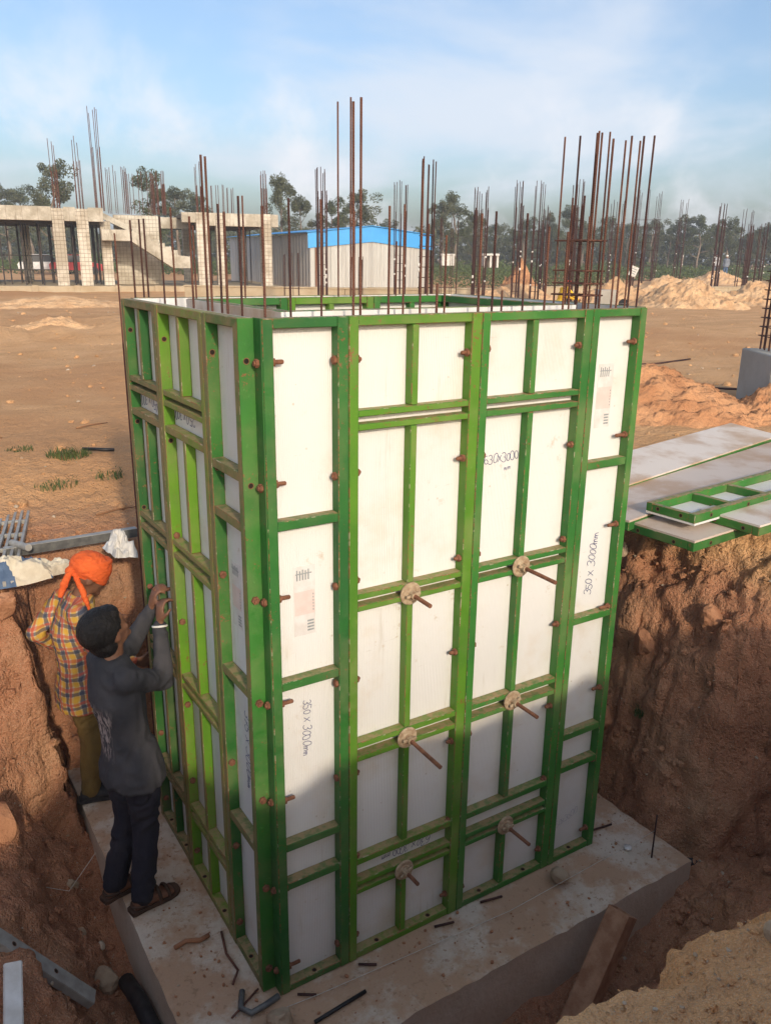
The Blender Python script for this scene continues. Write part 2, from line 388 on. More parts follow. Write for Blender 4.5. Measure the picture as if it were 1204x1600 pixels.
# ---------------------------------------------------------------- terrain
G0 = 1.65
def H(x, y):
    x = np.asarray(x, float); y = np.asarray(y, float)
    w1 = fbm(x, y, 1.1, 3)*0.22; w2 = fbm(x+40, y+11, 3.1, 4)*0.13
    wx = x + w1 + w2*0.6; wy = y + fbm(x+7, y-31, 1.3, 3)*0.16 + w2*0.6
    # wall factor: 0 on the floor, 1 on the natural surface
    xr = 2.42 + 0.60*sst(-0.1, -0.9, y)
    tR = np.clip((wx - xr)/0.95, 0, 1); tR = 1-(1-tR)**1.7
    tB = sst(0, 1, (wy - 2.18)/0.50); tF = sst(0, 1, (-1.38 - wy)/0.50)
    tLA = sst(0, 1, (-0.47 - (x+w2*0.9+w1*0.4))/0.26)
    tA = np.maximum.reduce([tR, tB, tF, tLA])
    tLB = sst(0, 1, (-1.75 - wx)/0.6); tBB = sst(0, 1, (wy - 1.58)/0.48); tRB = sst(0, 1, (wx + 0.3)/0.3)
    tB_ = np.maximum.reduce([tLB, tBB, tF, tRB])
    t = np.minimum(tA, tB_)
    floor = -0.38 + 0.22*sst(0.8, 1.9, y) + 0.72*sst(-0.50, -1.10, x) + 0.28*sst(1.5, 2.7, x)*sst(0.6, -0.2, y) + 0.30*sst(-0.55, -1.0, y)*sst(0.9, 2.4, x)
    floor = floor + fbm(x, y, 4.5, 4)*0.09
    wallmask = np.clip(t*(1-t)*4, 0, 1)
    d = np.hypot(x-0.8, y-0.6)
    g = G0 + fbm(x+3, y+5, 0.5, 4)*0.05*np.clip(d/8+0.3, 0, 1.6) + fbm(x, y, 3.0, 4)*0.022
    # trampled rim of spoil beside the right and near edges
    g = g + 0.05*np.exp(-((x-0.85)**2/0.28 + (y+1.95)**2/0.05)) + 0.06*np.exp(-((x-2.1)**2/0.5 + (y+2.0)**2/0.08))
    g = g + 0.24*np.exp(-((x-5.6)**2/3.2 + (y-3.6)**2/0.35)) + 0.16*np.exp(-((x-4.1)**2/0.5 + (y-3.3)**2/0.25))
    # unseen spoil heap, added to cast the shadow edge across the forms
    g = g + 0.44*np.exp(-((y+2.42)/0.24)**2)*sst(-1.9, -1.2, x)*(1-sst(3.2, 4.2, x))*(1+.18*fbm(x, y, 1.7, 3))
    # rough bank across the left background
    s = x*0.18 + y
    g = g + np.where(x < 9, 1, 0)*(0.16*sst(13.2, 15.2, s)*(1-sst(18, 24, s)) + 0.22*np.abs(fbm(x, y, 0.9, 4))*sst(13, 14.4, s)*(1-sst(17, 20, s)))
    g = g - 0.26*sst(4.2, 2.6, y)*sst(1.2, 0.2, x)*sst(0.6, 1.6, y)
    z = floor + (g-floor)*t
    rough = fbm(x-5, y+2, 5.0, 6, 0.68)*0.17 + np.abs(fbm(x+1, y+8, 2.4, 4, .6))*0.14 + np.floor(fbm(x*1.4, y*1.4, 3.0, 2)*6)/6*0.07
    near = sst(6.0, 3.5, d)
    # cracked, crumbling faces: blocky clods stand proud of the cut
    cl = fbm(x*1.1+4, y*1.1-2, 5.5, 2); z = z + wallmask*np.where(cl > .05, np.minimum(.055, (cl-.05)*.6), 0) - (wallmask*.8+.2)*near*np.clip(.05-np.abs(fbm(x+11, y+3, 3.7, 3)), 0, 1)*.9*(1-.8*t)
    # wheel ruts on the dry surface
    for c0 in (5.6, 7.2):
        q = np.hypot(x-14, y+18)-26.5-c0 + 0.05*fbm(x, y, 1.0, 2); z = z - 0.030*np.exp(-(q/0.17)**2)*t*(1+.6*fbm(x, y, 9.0, 2)) + 0.018*(np.exp(-((q-.3)/.12)**2)+np.exp(-((q+.3)/.12)**2))*t
    return z + wallmask*rough + near*(fbm(x+2, y+6, 13.0, 3, .7)*0.022 + np.maximum(0, fbm(x-9, y, 7.0, 3))*0.035*(1-t*.6))
def axis(a, b, step, far, gr=1.05):
    c = list(np.arange(a, b+1e-6, step)); s = step; p = b
    while p < far: s *= gr; p += s; c.append(p)
    s = step; p = a
    while p > -far: s *= gr; p -= s; c.insert(0, p)
    return np.array(c)
gx = axis(-2.0, 3.5, 0.017, 1500); gy = axis(-2.0, 2.9, 0.017, 1500)
X, Y = np.meshgrid(gx, gy, indexing='ij'); Z = H(X, Y)
nx, ny = X.shape
V = np.stack([X, Y, Z], -1).reshape(-1, 3)
ii = np.arange(nx*ny).reshape(nx, ny)
# break up the steep cut faces sideways too, so that they crumble instead of hanging like a curtain
dzx = np.gradient(Z, axis=0)/np.gradient(X, axis=0); dzy = np.gradient(Z, axis=1)/np.gradient(Y, axis=1)
sl = np.hypot(dzx, dzy); nn = np.stack([-dzx, -dzy, np.ones_like(Z)], -1); nn /= np.linalg.norm(nn, axis=-1, keepdims=True)
box_ = (X > -1.9) & (X < 3.5) & (Y > -1.95) & (Y < 2.85) & ~((X > 0) & (X < 2.0) & (Y > 0) & (Y < 2.4))
idx = np.argwhere((sl.reshape(-1) > 0.35) & box_.reshape(-1))[:,0]
am = sst(0.35, 1.2, sl).reshape(-1); nf = nn.reshape(-1,3)
for i_ in idx:
    q_ = Vector(V[i_]); a_ = mnoise.noise(q_*4.2)*.5 + mnoise.noise(q_*9.5+Vector((3,1,7)))*.34 + max(0, mnoise.noise(q_*19+Vector((8,2,1))))*.30 + mnoise.noise(q_*38)*.12
    V[i_] += nf[i_]*(a_*0.11*am[i_])
Fq = np.stack([ii[:-1,:-1], ii[1:,:-1], ii[1:,1:], ii[:-1,1:]], -1).reshape(-1, 4)
me = bpy.data.meshes.new('ground'); me.vertices.add(len(V)); me.vertices.foreach_set('co', V.ravel())
me.loops.add(Fq.size); me.loops.foreach_set('vertex_index', Fq.ravel().astype(np.int32))
me.polygons.add(len(Fq)); me.polygons.foreach_set('loop_start', np.arange(0, Fq.size, 4, dtype=np.int32)); me.polygons.foreach_set('loop_total', np.full(len(Fq), 4, np.int32))
me.polygons.foreach_set('use_smooth', np.ones(len(Fq), bool)); me.materials.append(M['soil']); me.update(calc_edges=True)
tag(link('ground', me), 'bare tan and red earth of the building site with the open pit', kind='structure')
def h1(x, y): return float(H(np.array([x]), np.array([y]))[0])

def stone_mesh(name, mat, r, sub=2, seed=0, sq=(1,0.8,0.62), amp=0.28):
    mb = MB().ball((0,0,0), 1, sub=sub); out = []
    for v in mb.v:
        p = Vector(v); k = 1 + amp*mnoise.noise(p*1.3+Vector((seed*3.7,seed,2))) + 0.5*amp*mnoise.noise(p*3.1+Vector((1,seed*2.1,0)))
        p = p*k
        # flatten facets
        for a in range(3):
            n = Vector((math.sin(seed*1.7+a*2.1), math.cos(seed*2.3+a*1.4), math.sin(seed+a*3.3))).normalized(); dd = p.dot(n)
            if dd > 0.72: p = p - n*(dd-0.72)*0.85
        out.append((p.x*r*sq[0], p.y*r*sq[1], p.z*r*sq[2]))
    mb.v = out; return mb.mesh(name, mat)

# ---------------------------------------------------------------- concrete footing
mb = MB(); n1, n2_, n3_ = 70, 74, 10
FX0, FX1, FY0, FY1, FZ = -0.45, 2.34, -0.45, 2.50, -0.80
def fgrid(fn, a, b):
    k = len(mb.v); vs = [fn(i/a, j/b) for i in range(a+1) for j in range(b+1)]
    mb.add(vs, [(i*(b+1)+j, (i+1)*(b+1)+j, (i+1)*(b+1)+j+1, i*(b+1)+j+1) for i in range(a) for j in range(b)])
def fj(x, y, z):
    n = mnoise.noise(Vector((x*5,y*5,z*5)))*0.006 + mnoise.noise(Vector((x*17,y*17,z*17)))*0.003
    ex = min(abs(x-FX0), abs(x-FX1)); ey = min(abs(y-FY0), abs(y-FY1))
    e = min(ex, ey); chip = 0.0
    if z > -0.03 and e < 0.02: chip = max(0, mnoise.noise(Vector((x*9,y*9,3)))+0.15)*0.022
    return (x + n*0.7, y + n*0.7, z + (n if z < -0.01 or e > 0.01 else -chip) - 0.004)
fgrid(lambda u,v: fj(FX0+(FX1-FX0)*u, FY0+(FY1-FY0)*v, 0), n1, n2_)
fgrid(lambda u,v: fj(FX0+(FX1-FX0)*u, FY0, FZ*v), n1, n3_)
fgrid(lambda u,v: fj(FX0+(FX1-FX0)*u, FY1, FZ*v), n1, n3_)
fgrid(lambda u,v: fj(FX0, FY0+(FY1-FY0)*u, FZ*v), n2_, n3_)
fgrid(lambda u,v: fj(FX1, FY0+(FY1-FY0)*u, FZ*v), n2_, n3_)
fo = mb.mesh('concrete_footing', M['footing'])
bm = bmesh.new(); bm.from_mesh(fo); bmesh.ops.remove_doubles(bm, verts=bm.verts, dist=0.0008); bmesh.ops.recalc_face_normals(bm, faces=bm.faces); bm.to_mesh(fo); bm.free()
tag(link('concrete_footing', fo), 'mud-stained grey concrete footing block under the tall green forms', 'footing')

# ---------------------------------------------------------------- handwriting
def arc(cx, cy, rx, ry, a0, a1, n=9): return [(cx+rx*math.cos(R(a0+(a1-a0)*i/n)), cy+ry*math.sin(R(a0+(a1-a0)*i/n))) for i in range(n+1)]
GL = {'0': [arc(.28,.5,.26,.48,90,450,16)],
 '3': [arc(.24,.75,.24,.24,150,-80)+arc(.24,.26,.28,.27,80,-150)],
 '5': [[(.5,.98),(.1,.98),(.08,.56)]+arc(.22,.3,.28,.3,100,-150)],
 '6': [[(.45,.98)]+arc(.3,.4,.28,.58,110,180,5)+arc(.28,.27,.26,.27,180,540,12)],
 '7': [[(.02,.95),(.5,.97),(.2,.0)],[(.12,.5),(.45,.5)]],
 '2': [arc(.25,.74,.23,.24,170,-40)+[(.02,.02),(.52,.03)]],
 '4': [[(.35,.98),(.02,.35),(.55,.35)],[(.4,.6),(.38,.0)]],
 'x': [[(.02,.75),(.5,.1)],[(.5,.8),(.0,.05)]],
 'm': [[(.02,.5),(.04,.05)],[(.04,.3),(.12,.5),(.24,.45),(.25,.05)],[(.25,.3),(.34,.5),(.46,.44),(.5,.08)]],
 ' ': []}
def writing(parent, text, x, z, size, rot, mat, lean=0.12, seed=1, name='marker_writing', y=-0.0132, adv=0.72):
    """handwritten line lying on a form sheet, local x/z plane"""
    rnd = random.Random(seed); mb = MB(); cur = 0.0; ca, sa = math.cos(rot), math.sin(rot)
    for ch in text:
        js = 1 + rnd.uniform(-.12,.14); jy = rnd.uniform(-.07,.07)
        for st in GL[ch]:
            ja = rnd.uniform(-.16,.16); pts = [((cur + (p[0]+(lean+ja)*p[1])*js)*size, (p[1]*js+jy+ja*p[0])*size) for p in st]
            w = size*0.034
            for (a,b),(c,d) in zip(pts[:-1], pts[1:]):
                dx_, dz_ = c-a, d-b; L = math.hypot(dx_,dz_) or 1; nx_, nz_ = -dz_/L*w, dx_/L*w; ex, ez = dx_/L*w*.6, dz_/L*w*.6
                q = [(a+nx_-ex,b+nz_-ez),(a-nx_-ex,b-nz_-ez),(c-nx_+ex,d-nz_+ez),(c+nx_+ex,d+nz_+ez)]
                mb.add([(x+u*ca-v*sa, y, z+u*sa+v*ca) for u,v in q], [(0,1,2,3)])
        cur += adv*js*(0.55 if ch == ' ' else 1)
    # spread coincident quads by a hair so that crossing strokes never share a plane
    k = len(mb.f); vs = [list(p) for p in mb.v]
    for i, f in enumerate(mb.f):
        for j in f: vs[j][1] -= 0.0006*i/max(k,1)
    mb.v = [tuple(p) for p in vs]
    return mb.build(name, mat, parent)
def sticker(parent, x0, x1, z0, z1):
    p = MB().box(x0,x1,-0.0132,-0.0121,z0,z1).build('paper_label', M['paper'], parent)
    w, h = x1-x0, z1-z0
    MB().box(x0+.04*w,x1-.04*w,-0.0138,-0.0133,z0+.30*h,z0+.64*h).build('pink_print', M['paper_pink'], p)
    mb = MB()
    for i in range(5): mb.box(x0+w*(.14+.13*i), x0+w*(.20+.13*i), -.0138,-.0133, z1-h*.20, z1-h*(.05+.015*(i%2)))
    mb.box(x0+.10*w,x0+.84*w,-.0144,-.0139,z1-.115*h,z1-.10*h)
    for i in range(4): mb.box(x0+.62*w, x1-.08*w, -.0138,-.0133, z0+h*(.05+.045*i), z0+h*(.075+.045*i))
    for i in range(6): mb.box(x1-.12*w, x1-.08*w, -.0144,-.0139, z0+h*(.34+.045*i), z0+h*(.365+.045*i))
    mb.build('grey_print', M['print'], p)['kind'] = 'stuff'

# ---------------------------------------------------------------- formwork panels
D, TS = 0.065, 0.012      # frame depth, sheet thickness; local -y is the framed side
BZ = [2.85,2.39,1.93,1.48,1.02,0.57,0.13]
hexm = {}
def bolt(parent, x, y, z, axis_x=1, L=0.05, head=True):
    """bolt through a side rail; axis along local +-x, threaded end L long"""
    key = (axis_x, round(L,3), head)
    if key not in hexm:
        mb = MB(); s = axis_x
        if head: mb.tube([(0,0,0),(s*0.012,0,0)], 0.0165, 6); mb.tube([(s*0.012,0,0),(s*0.014,0,0)], [0.0165,0.011], 6)
        if L > 0: mb.tube([(s*0.011,0,0),(s*(L-.004),0,0),(s*L,0,0)], [0.0088,0.0088,0.006], 8)
        hexm[key] = mb.mesh('bolt', M['rust'])
    return link('bolt', hexm[key], parent, (x,y,z), (random.uniform(-3,3),0,random.uniform(-.05,.05)))
holem = {}
def hole(parent, x, y, z, ax, name='bolt_hole'):
    if ax not in holem:
        d = {'x':Vector((1,0,0)),'y':Vector((0,1,0)),'z':Vector((0,0,1))}[ax]
        mb = MB(); mb.cur = 0; mb.tube([-d*0.0008, d*0.0008], 0.0095, 10); mb.cur = 1
        n = 12; a = d.orthogonal().normalized(); b = d.cross(a)
        ring = [a*math.cos(2*math.pi*j/n)*r + b*math.sin(2*math.pi*j/n)*r for r in (0.0096,0.0125) for j in range(n)]
        mb.add([p + d*0.0012 for p in ring], [(j,(j+1)%n,n+(j+1)%n,n+j) for j in range(n)]); mb.add([p - d*0.0012 for p in ring], [(j,(j+1)%n,n+(j+1)%n,n+j) for j in range(n)])
        holem[ax] = mb.mesh('bolt_hole', [M['hole'], M['rust']])
    return link(name, holem[ax], parent, (x,y,z))
def panel(name, label, w, green, loc, rz=0, rails=(), mids=(), mx=None, flip=False, sheet='sheet', h=3.0, cat='form panel', group='green framed form panels',
          rot=None, bolts_l=None, bolts_r=None, holes=True, lw=0.042, rw=0.042):
    p = thing(name, label, cat, loc, rot or (0,0,rz), group); g = M[green]; yc = -(D+TS)/2; dp = D-TS
    MB().box(0.001, w-0.001, -TS, 0, 0.002, h-0.002).build('form_sheet', M[sheet], p)
    rail('side_rail', (lw, dp, h), g, p, (lw/2+0.0012, yc, h/2)); rail('side_rail', (rw, dp, h), g, p, (w-rw/2-0.0012, yc, h/2))
    fz = (lambda z: h-z) if flip else (lambda z: z)
    iw = w-lw-rw-0.0024; xc = lw+0.0012+iw/2
    rail('end_rail', (iw, dp-.003, 0.036), g, p, (xc, yc+.0015, h-0.018)); rail('end_rail', (iw, dp-.003, 0.036), g, p, (xc, yc+.0015, 0.018))
    for z, t in rails: rail('cross_rail', (iw, dp-.003, t), g, p, (xc, yc+.0015, fz(z)))
    if mx is not None:
        for z0, z1 in mids:
            a, b = sorted((fz(z0), fz(z1))); rail('stiffener', (0.032, dp-.006, b-a), g, p, (mx, yc+.003, (a+b)/2))
    for z, L in (bolts_l or []): bolt(p, lw+0.001, yc-.004, z, 1, L)
    for z, L in (bolts_r or []): bolt(p, w-rw-0.001, yc-.004, z, -1, L)
    if holes:
        for x in ((w*.26, w*.74) if mx is not None else (w*.5,)):
            hole(p, x, yc-.006, 0.0362, 'z')
    return p
WIDE = [(2.632,.026),(2.578,.026),(1.868,.026),(1.815,.026),(1.165,.028),(1.098,.028),(0.552,.034),(0.432,.026),(0.385,.026)]
WMID = [(2.963,2.646),(2.564,1.882),(1.801,1.180),(1.083,0.570),(0.371,0.037)]
NARROW = [(2.25,.038),(1.50,.038),(0.785,.038),(0.585,.038)]
def bl(L, skip=(), j=0.012): return [(z+random.uniform(-j,j), L*random.uniform(.8,1.15)) for i, z in enumerate(BZ) if i not in skip]
FR = 'green framed form panels of the outer front'
p1 = panel('form_panel', 'narrow deep-green form panel beside the near corner, a sticker and 350 X 3000mm on it', 0.35, 'green_deep', (0,0,0), 0, [(2.23,.038),(1.55,.038),(0.775,.038),(0.575,.038)], group=FR, bolts_l=bl(.056), bolts_r=bl(.016), rw=.045)
writing(p1, '350 x 3000mm', 0.16, 1.435, 0.037, -math.pi/2-.03, M['ink'], seed=3, adv=.64)
sticker(p1, 0.125, 0.222, 1.735, 2.035)
p2 = panel('form_panel', 'wide lime-green form panel, 630 X 3000 mm written upside down near its foot', 0.63, 'green_grass', (0.35,0,0), 0, WIDE, WMID, 0.305, group=FR, bolts_l=bl(.022), bolts_r=bl(.034), rw=.052)
writing(p2, '630 x 3000 mm', 0.49, 0.494, 0.040, math.pi+.02, M['ink'], seed=5, adv=.62)
p3 = panel('form_panel', 'wide mid-green form panel, 630 X 3000 mm written across its upper half', 0.63, 'green_mid', (0.98,0,0), 0, WIDE, WMID, 0.298, group=FR, bolts_l=bl(.016), bolts_r=bl(.034), rw=.05)
writing(p3, '630x3000', 0.085, 2.34, 0.040, 0.03, M['ink'], seed=8, adv=.60); writing(p3, 'mm', 0.20, 2.30, 0.028, 0.0, M['ink'], seed=9)
p4 = panel('form_panel', 'narrow green form panel at the right edge, a pale sticker near its top', 0.35, 'green_mid', (1.61,0,0), 0, [(2.27,.038),(1.46,.038),(0.79,.038),(0.59,.038)], group=FR, bolts_r=bl(.060), holes=True)
writing(p4, '350 x 3000mm', 0.20, 1.565, 0.050, math.pi/2-.04, M['ink'], seed=12, adv=.60)
writing(p4, '350x3000', 0.07, 0.17, 0.04, 0.25, M['ink_faint'], seed=13, adv=.6)
sticker(p4, 0.115, 0.215, 2.44, 2.745)
LG = 'green framed form panels of the outer left side'
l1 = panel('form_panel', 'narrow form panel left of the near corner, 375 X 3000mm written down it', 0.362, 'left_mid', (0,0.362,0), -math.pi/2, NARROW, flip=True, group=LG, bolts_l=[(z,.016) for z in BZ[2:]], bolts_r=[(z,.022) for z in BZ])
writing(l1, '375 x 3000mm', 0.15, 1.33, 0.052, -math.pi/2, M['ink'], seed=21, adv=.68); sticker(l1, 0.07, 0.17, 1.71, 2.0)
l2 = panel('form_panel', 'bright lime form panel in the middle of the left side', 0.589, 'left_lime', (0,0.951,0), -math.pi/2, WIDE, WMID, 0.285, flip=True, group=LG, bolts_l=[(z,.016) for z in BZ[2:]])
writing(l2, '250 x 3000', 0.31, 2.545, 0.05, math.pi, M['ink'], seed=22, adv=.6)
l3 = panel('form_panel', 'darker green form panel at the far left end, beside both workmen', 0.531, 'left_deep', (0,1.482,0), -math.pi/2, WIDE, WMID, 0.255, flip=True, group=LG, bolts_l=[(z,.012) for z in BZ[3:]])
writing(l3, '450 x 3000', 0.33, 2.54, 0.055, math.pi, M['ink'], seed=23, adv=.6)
for P_, zs in ((l1, BZ[:2]), (l2, BZ[:2]), (l3, BZ)):
    for z in zs: hole(P_, 0.0438, -.040, z, 'x')
# far sides of the box
BY = 1.482
panel('form_panel', 'green form panel on the hidden right side, nearest the front', 0.63, 'green_mid', (1.96,0.0,0), math.pi/2, WIDE, WMID, 0.3, group='green framed form panels of the hidden sides')
panel('form_panel', 'green form panel on the hidden right side, farthest from the front', 0.852, 'green_deep', (1.96,0.63,0), math.pi/2, WIDE, WMID, 0.42, group='green framed form panels of the hidden sides')
for i, (x, w, gname, tx) in enumerate(((1.96,.66,'green_mid','right third'),(1.30,.65,'green_lime','middle third'),(0.65,.65,'green_deep','left third'))):
    panel('form_panel', 'green form panel on the hidden back of the box, ' + tx, w, gname, (x,BY,0), math.pi, WIDE, WMID, w/2, group='green framed form panels of the hidden sides')
# inner forms: faces towards the wall gap, frames towards the shaft
WT = 0.20; IX0, IX1, IY0, IY1 = WT, 1.96-WT, WT, BY-WT
IG = 'inner form panels lining the shaft'
iw3 = (IX1-IX0)/3
for i, gname in enumerate(('green_mid','green_lime','green_deep')):
    panel('form_panel', 'white faced inner form panel just behind the front forms, ' + ('left','middle','right')[i] + ' of three', iw3, gname, (IX0+iw3*(i+1),IY0,0.02), math.pi, [(z,t) for z,t in NARROW], group=IG, h=2.985)
    panel('form_panel', 'green framed inner form panel across the back of the shaft, ' + ('left','middle','right')[i] + ' of three', iw3, ('green_deep','green_grass','green_mid')[i], (IX0+iw3*i,IY1,0.02), 0, [(z,t) for z,t in NARROW], [(2.96,2.27),(2.23,1.52)], iw3/2, group=IG, h=2.985)
panel('form_panel', 'grey stained inner form panel along the left wall of the shaft', IY1-IY0, 'green_mid', (IX0,IY0,0.02), math.pi/2, NARROW, sheet='sheet_used', group=IG, h=2.985)
panel('form_panel', 'deep green framed inner form panel along the right wall of the shaft', IY1-IY0, 'green_deep', (IX1,IY1,0.02), -math.pi/2, NARROW, [(2.96,2.27)], .5, group=IG, h=2.985)
# corner angle
ca_ = thing('corner_angle', 'tall green steel corner angle joining the front and left forms', 'corner angle', (0,0,0))
MB().box(-D,-0.0045,-0.0045,-0.0005,0.001,3.0,.001).build('flange', M['green_mid'], ca_)
MB().box(-0.0045,-0.0005,-D,-0.0005,0.001,3.002,.001).build('flange', M['green_deep'], ca_)
hexv = MB().tube([(0,0,0),(0,-0.012,0)], 0.0165, 6).tube([(0,-.012,0),(0,-.018,0)], [.010,.009], 8).mesh('bolt', M['rust'])
for i, z in enumerate(BZ):
    if i > 1: link('bolt', hexv, ca_, (-0.036,-0.0045,z), (0,random.uniform(0,3),0))
    else: hole(ca_, -0.036, -0.0052, z, 'y')
    link('bolt', hexv, ca_, (-0.0045,-0.034,z-.006), (0,0,-math.pi/2))

# tie rods with washer plates
TIES = [(.65,1.835,.15,'upper tie rod on the lime-green panel'),(1.27,1.84,.235,'upper tie rod on the mid-green panel'),(.65,1.13,.26,'middle tie rod on the lime-green panel, the longest one'),
        (1.27,1.135,.185,'middle tie rod on the mid-green panel'),(.65,.405,.12,'lowest tie rod on the lime-green panel, the shortest one'),(1.278,.405,.185,'lowest tie rod on the mid-green panel')]
for i, (x, z, L, lb) in enumerate(TIES):
    t = thing('tie_rod', 'rusty ' + lb + ', with round washer', 'tie rod', (x,-D-.001,z), (random.uniform(-.03,.03),random.uniform(-.5,.5),random.uniform(-.03,.03)), 'tie rods on the front forms')
    mb = MB(); mb.tube([(0,0,0),(0,-.005,0),(0,-.009,0)], [.052,.052,.047], 20); mb.tube([(0,-.009,0),(0,-.013,0)], [.030,.026], 14)
    mb.build('washer_plate', M['disc'], t)
    mb = MB(); mb.tube([(0,-.012,0),(0,-.040,0)], .0185, 8); mb.box(-.036,.036,-.030,-.020,-.007,.007,.002); mb.build('wing_nut', M['disc'], t)
    mb = MB(); pts = []; rr = []; n = int(L/.0042)
    for k in range(n+1): pts.append((0,-.03-(L-.03)*k/n,0)); rr.append(.0085+.0016*(k%2))
    mb.tube(pts, rr, 8); mb.build('threaded_rod', M['rust'], t)

# reinforcement of the shaft walls: starter bars between the forms
def bar_mesh(r, L, mat, n=8): return MB().tube([(0,0,0),(0,0,L)], r, n).mesh('bar', mat)
_bm = {}
def bar(parent, base, top, r=0.0062, mat='rebar', n=8):
    b, t = Vector(base), Vector(top); d = t-b; L = round(d.length, 2); key = (r, L, mat)
    if key not in _bm: _bm[key] = bar_mesh(r, L, M[mat], n)
    o = link('bar', _bm[key], parent, b); o.rotation_euler = d.to_track_quat('Z','Y').to_euler(); return o
def tie_ring(parent, x0, x1, y0, y1, z, r=0.004, mat='rebar', name='tie'):
    mb = MB(); c = [(x0,y0,z),(x1,y0,z),(x1,y1,z),(x0,y1,z)]
    for a, b in zip(c, c[1:]+c[:1]): mb.tube([a,b], r, 5)
    return mb.build(name, M[mat], parent)
cg = 'starter bars between the green forms'
def wall_cage(label, bars, ties=()):
    t = thing('wall_reinforcement', label, 'rebar', (0,0,0), group=cg)
    for x, y, zt, lx, ly in bars: bar(t, (x,y,0.02), (x+lx*3,y+ly*3,zt), random.choice((.0044,.0049,.0053)), random.choice(('rebar','rebar','rebar_dark')))
    for q in ties: tie_ring(t, *q)
    return t
rj = lambda a=.0035: random.uniform(-a,a)
front = [(.1,3.38),(.2,3.41),(.31,3.41),(.46,3.75),(.5,3.77),(.62,3.40),(.70,3.41),(.78,3.58),(.86,3.11),(.91,3.30),(1.08,3.39),(1.14,3.40),(1.20,3.08),(1.34,3.40),(1.47,3.35),(1.56,3.33),(1.62,3.1),(1.71,3.40)]
wall_cage('rusty starter bars standing in the gap behind the front forms', [(x, .1+random.choice((-.012,0,.012)), z, rj(.002), rj(.002)) for x, z in front], [(.05,1.9,.04,.16,z) for z in (.5,1.2,2.0,2.8)])
left = [(1.28,3.38),(1.04,3.41),(.91,3.37),(.71,3.6),(.63,3.41),(.57,3.58),(.42,3.37),(.27,3.42)]
wall_cage('rusty starter bars standing in the gap behind the left forms', [(.1+random.choice((-.03,0,.03)), y, z, rj(), rj()) for y, z in left], [(.04,.16,.2,1.4,z) for z in (.5,1.2,2.0,2.8)])
tall = [(1.84,.11,3.74,.004,0),(1.87,.06,3.73,.003,0),(1.89,.05,3.75,.005,0),(1.925,.03,3.73,.005,0),(1.93,.02,3.745,.007,0),(1.94,.0,3.745,.012,-.006)]
wall_cage('six tall rusty bars at the front right corner of the box', [(x,y+.03,z,lx,ly) for x,y,z,lx,ly in tall])
wall_cage('tall tied bars in the right wall of the box, beside the grey stub', [(1.80,.40,3.77,0,0),(1.83,.33,3.77,0,0),(1.88,.27,3.78,0,0),(1.89,.25,3.78,0,0),(1.84,.22,3.78,0,0),(1.9,.21,3.78,0,0),(1.8,.24,3.5,0,0),(1.85,.3,3.46,0,0),(1.92,.3,3.48,0,0),(1.86,.38,3.5,0,0)],
          [(1.79,1.93,.2,.41,z) for z in (3.045,3.10,3.16,3.30)])
wall_cage('rusty starter bars rising behind the far left end of the box', [(.1,2.12,3.32,0,0),(.1,1.8,3.38,0,0),(.1,1.64,3.38,0,0),(.1,1.56,3.38,0,0)])
wall_cage('rusty starter bars in the back wall of the shaft', [(x,1.38+random.uniform(-.04,.04),z,rj(),rj()) for x,z in ((.3,3.35),(.55,3.5),(1.12,3.99),(1.18,4.005),(1.0,3.3),(1.2,3.45),(1.5,3.3),(1.7,3.4))])
# ---------------------------------------------------------------- spare form panels lying at the pit edge
def flat(label, L, w, org, ang, tilt=0.0, roll=0.0, up=True, sheet='sheet_used', green='green_grass', rails=NARROW, mids=(), mx=None, h=3.0):
    Ld = Vector((math.cos(ang)*math.cos(tilt), math.sin(ang)*math.cos(tilt), math.sin(tilt)))
    side = Vector((-math.sin(ang), math.cos(ang), math.sin(roll))).normalized(); U = Ld.cross(side).normalized()
    y = U if up else -U; x = y.cross(Ld).normalized()
    e = Matrix((x, y, Ld)).transposed().to_euler()
    p = panel('spare_form_panel', label, w, green, org, 0, rails, mids, mx, sheet=sheet, rot=e, h=h, group='spare form panels lying at the right pit edge', holes=False, cat='form panel')
    for z in (0.16,0.55,1.0,1.48,1.93,2.4): hole(p, -0.0002, -.040, z, 'x'); hole(p, w+.0002, -.040, z, 'x')
    for xx in ((w*.25,w*.72) if w > .3 else (w*.5,)): hole(p, xx, -.040, -0.0002, 'z')
    return p
flat('large pinkish stained form panel lying face up, nearest the box', 3, .42, (2.46,.34,1.76), R(10.5), sheet='sheet_tan', green='green_mid', tilt=.0)
flat('long bluish white form panel lying face up at the back of the pile', 3, .44, (2.52,.76,1.78), R(11.5), roll=.10, sheet='sheet_used', green='green_mid')
flat('tan faced form panel overhanging the pit edge, lowest of the pile', 3, .52, (2.55,-.05,1.735), R(4), sheet='sheet_tan', green='green_deep')
flat('narrow green form panel lying frame up on the pile, showing its cross rails', 3, .33, (2.64,.38,1.775), R(4.5), up=False, sheet='sheet', green='green_mid', rails=[(.42,.04),(.8,.04),(1.5,.038),(2.25,.038)])
flat('grey white form panel lying face up at the right front of the pile', 3, .39, (2.93,-.18,1.80), R(3), sheet='sheet_used', green='green_mid')
flat('beige form panel half hidden behind the right edge of the box', 1.5, .36, (3.7,1.52,1.70), R(-9), sheet='sheet_tan', green='green_mid', rails=[(.7,.04)], h=1.5)

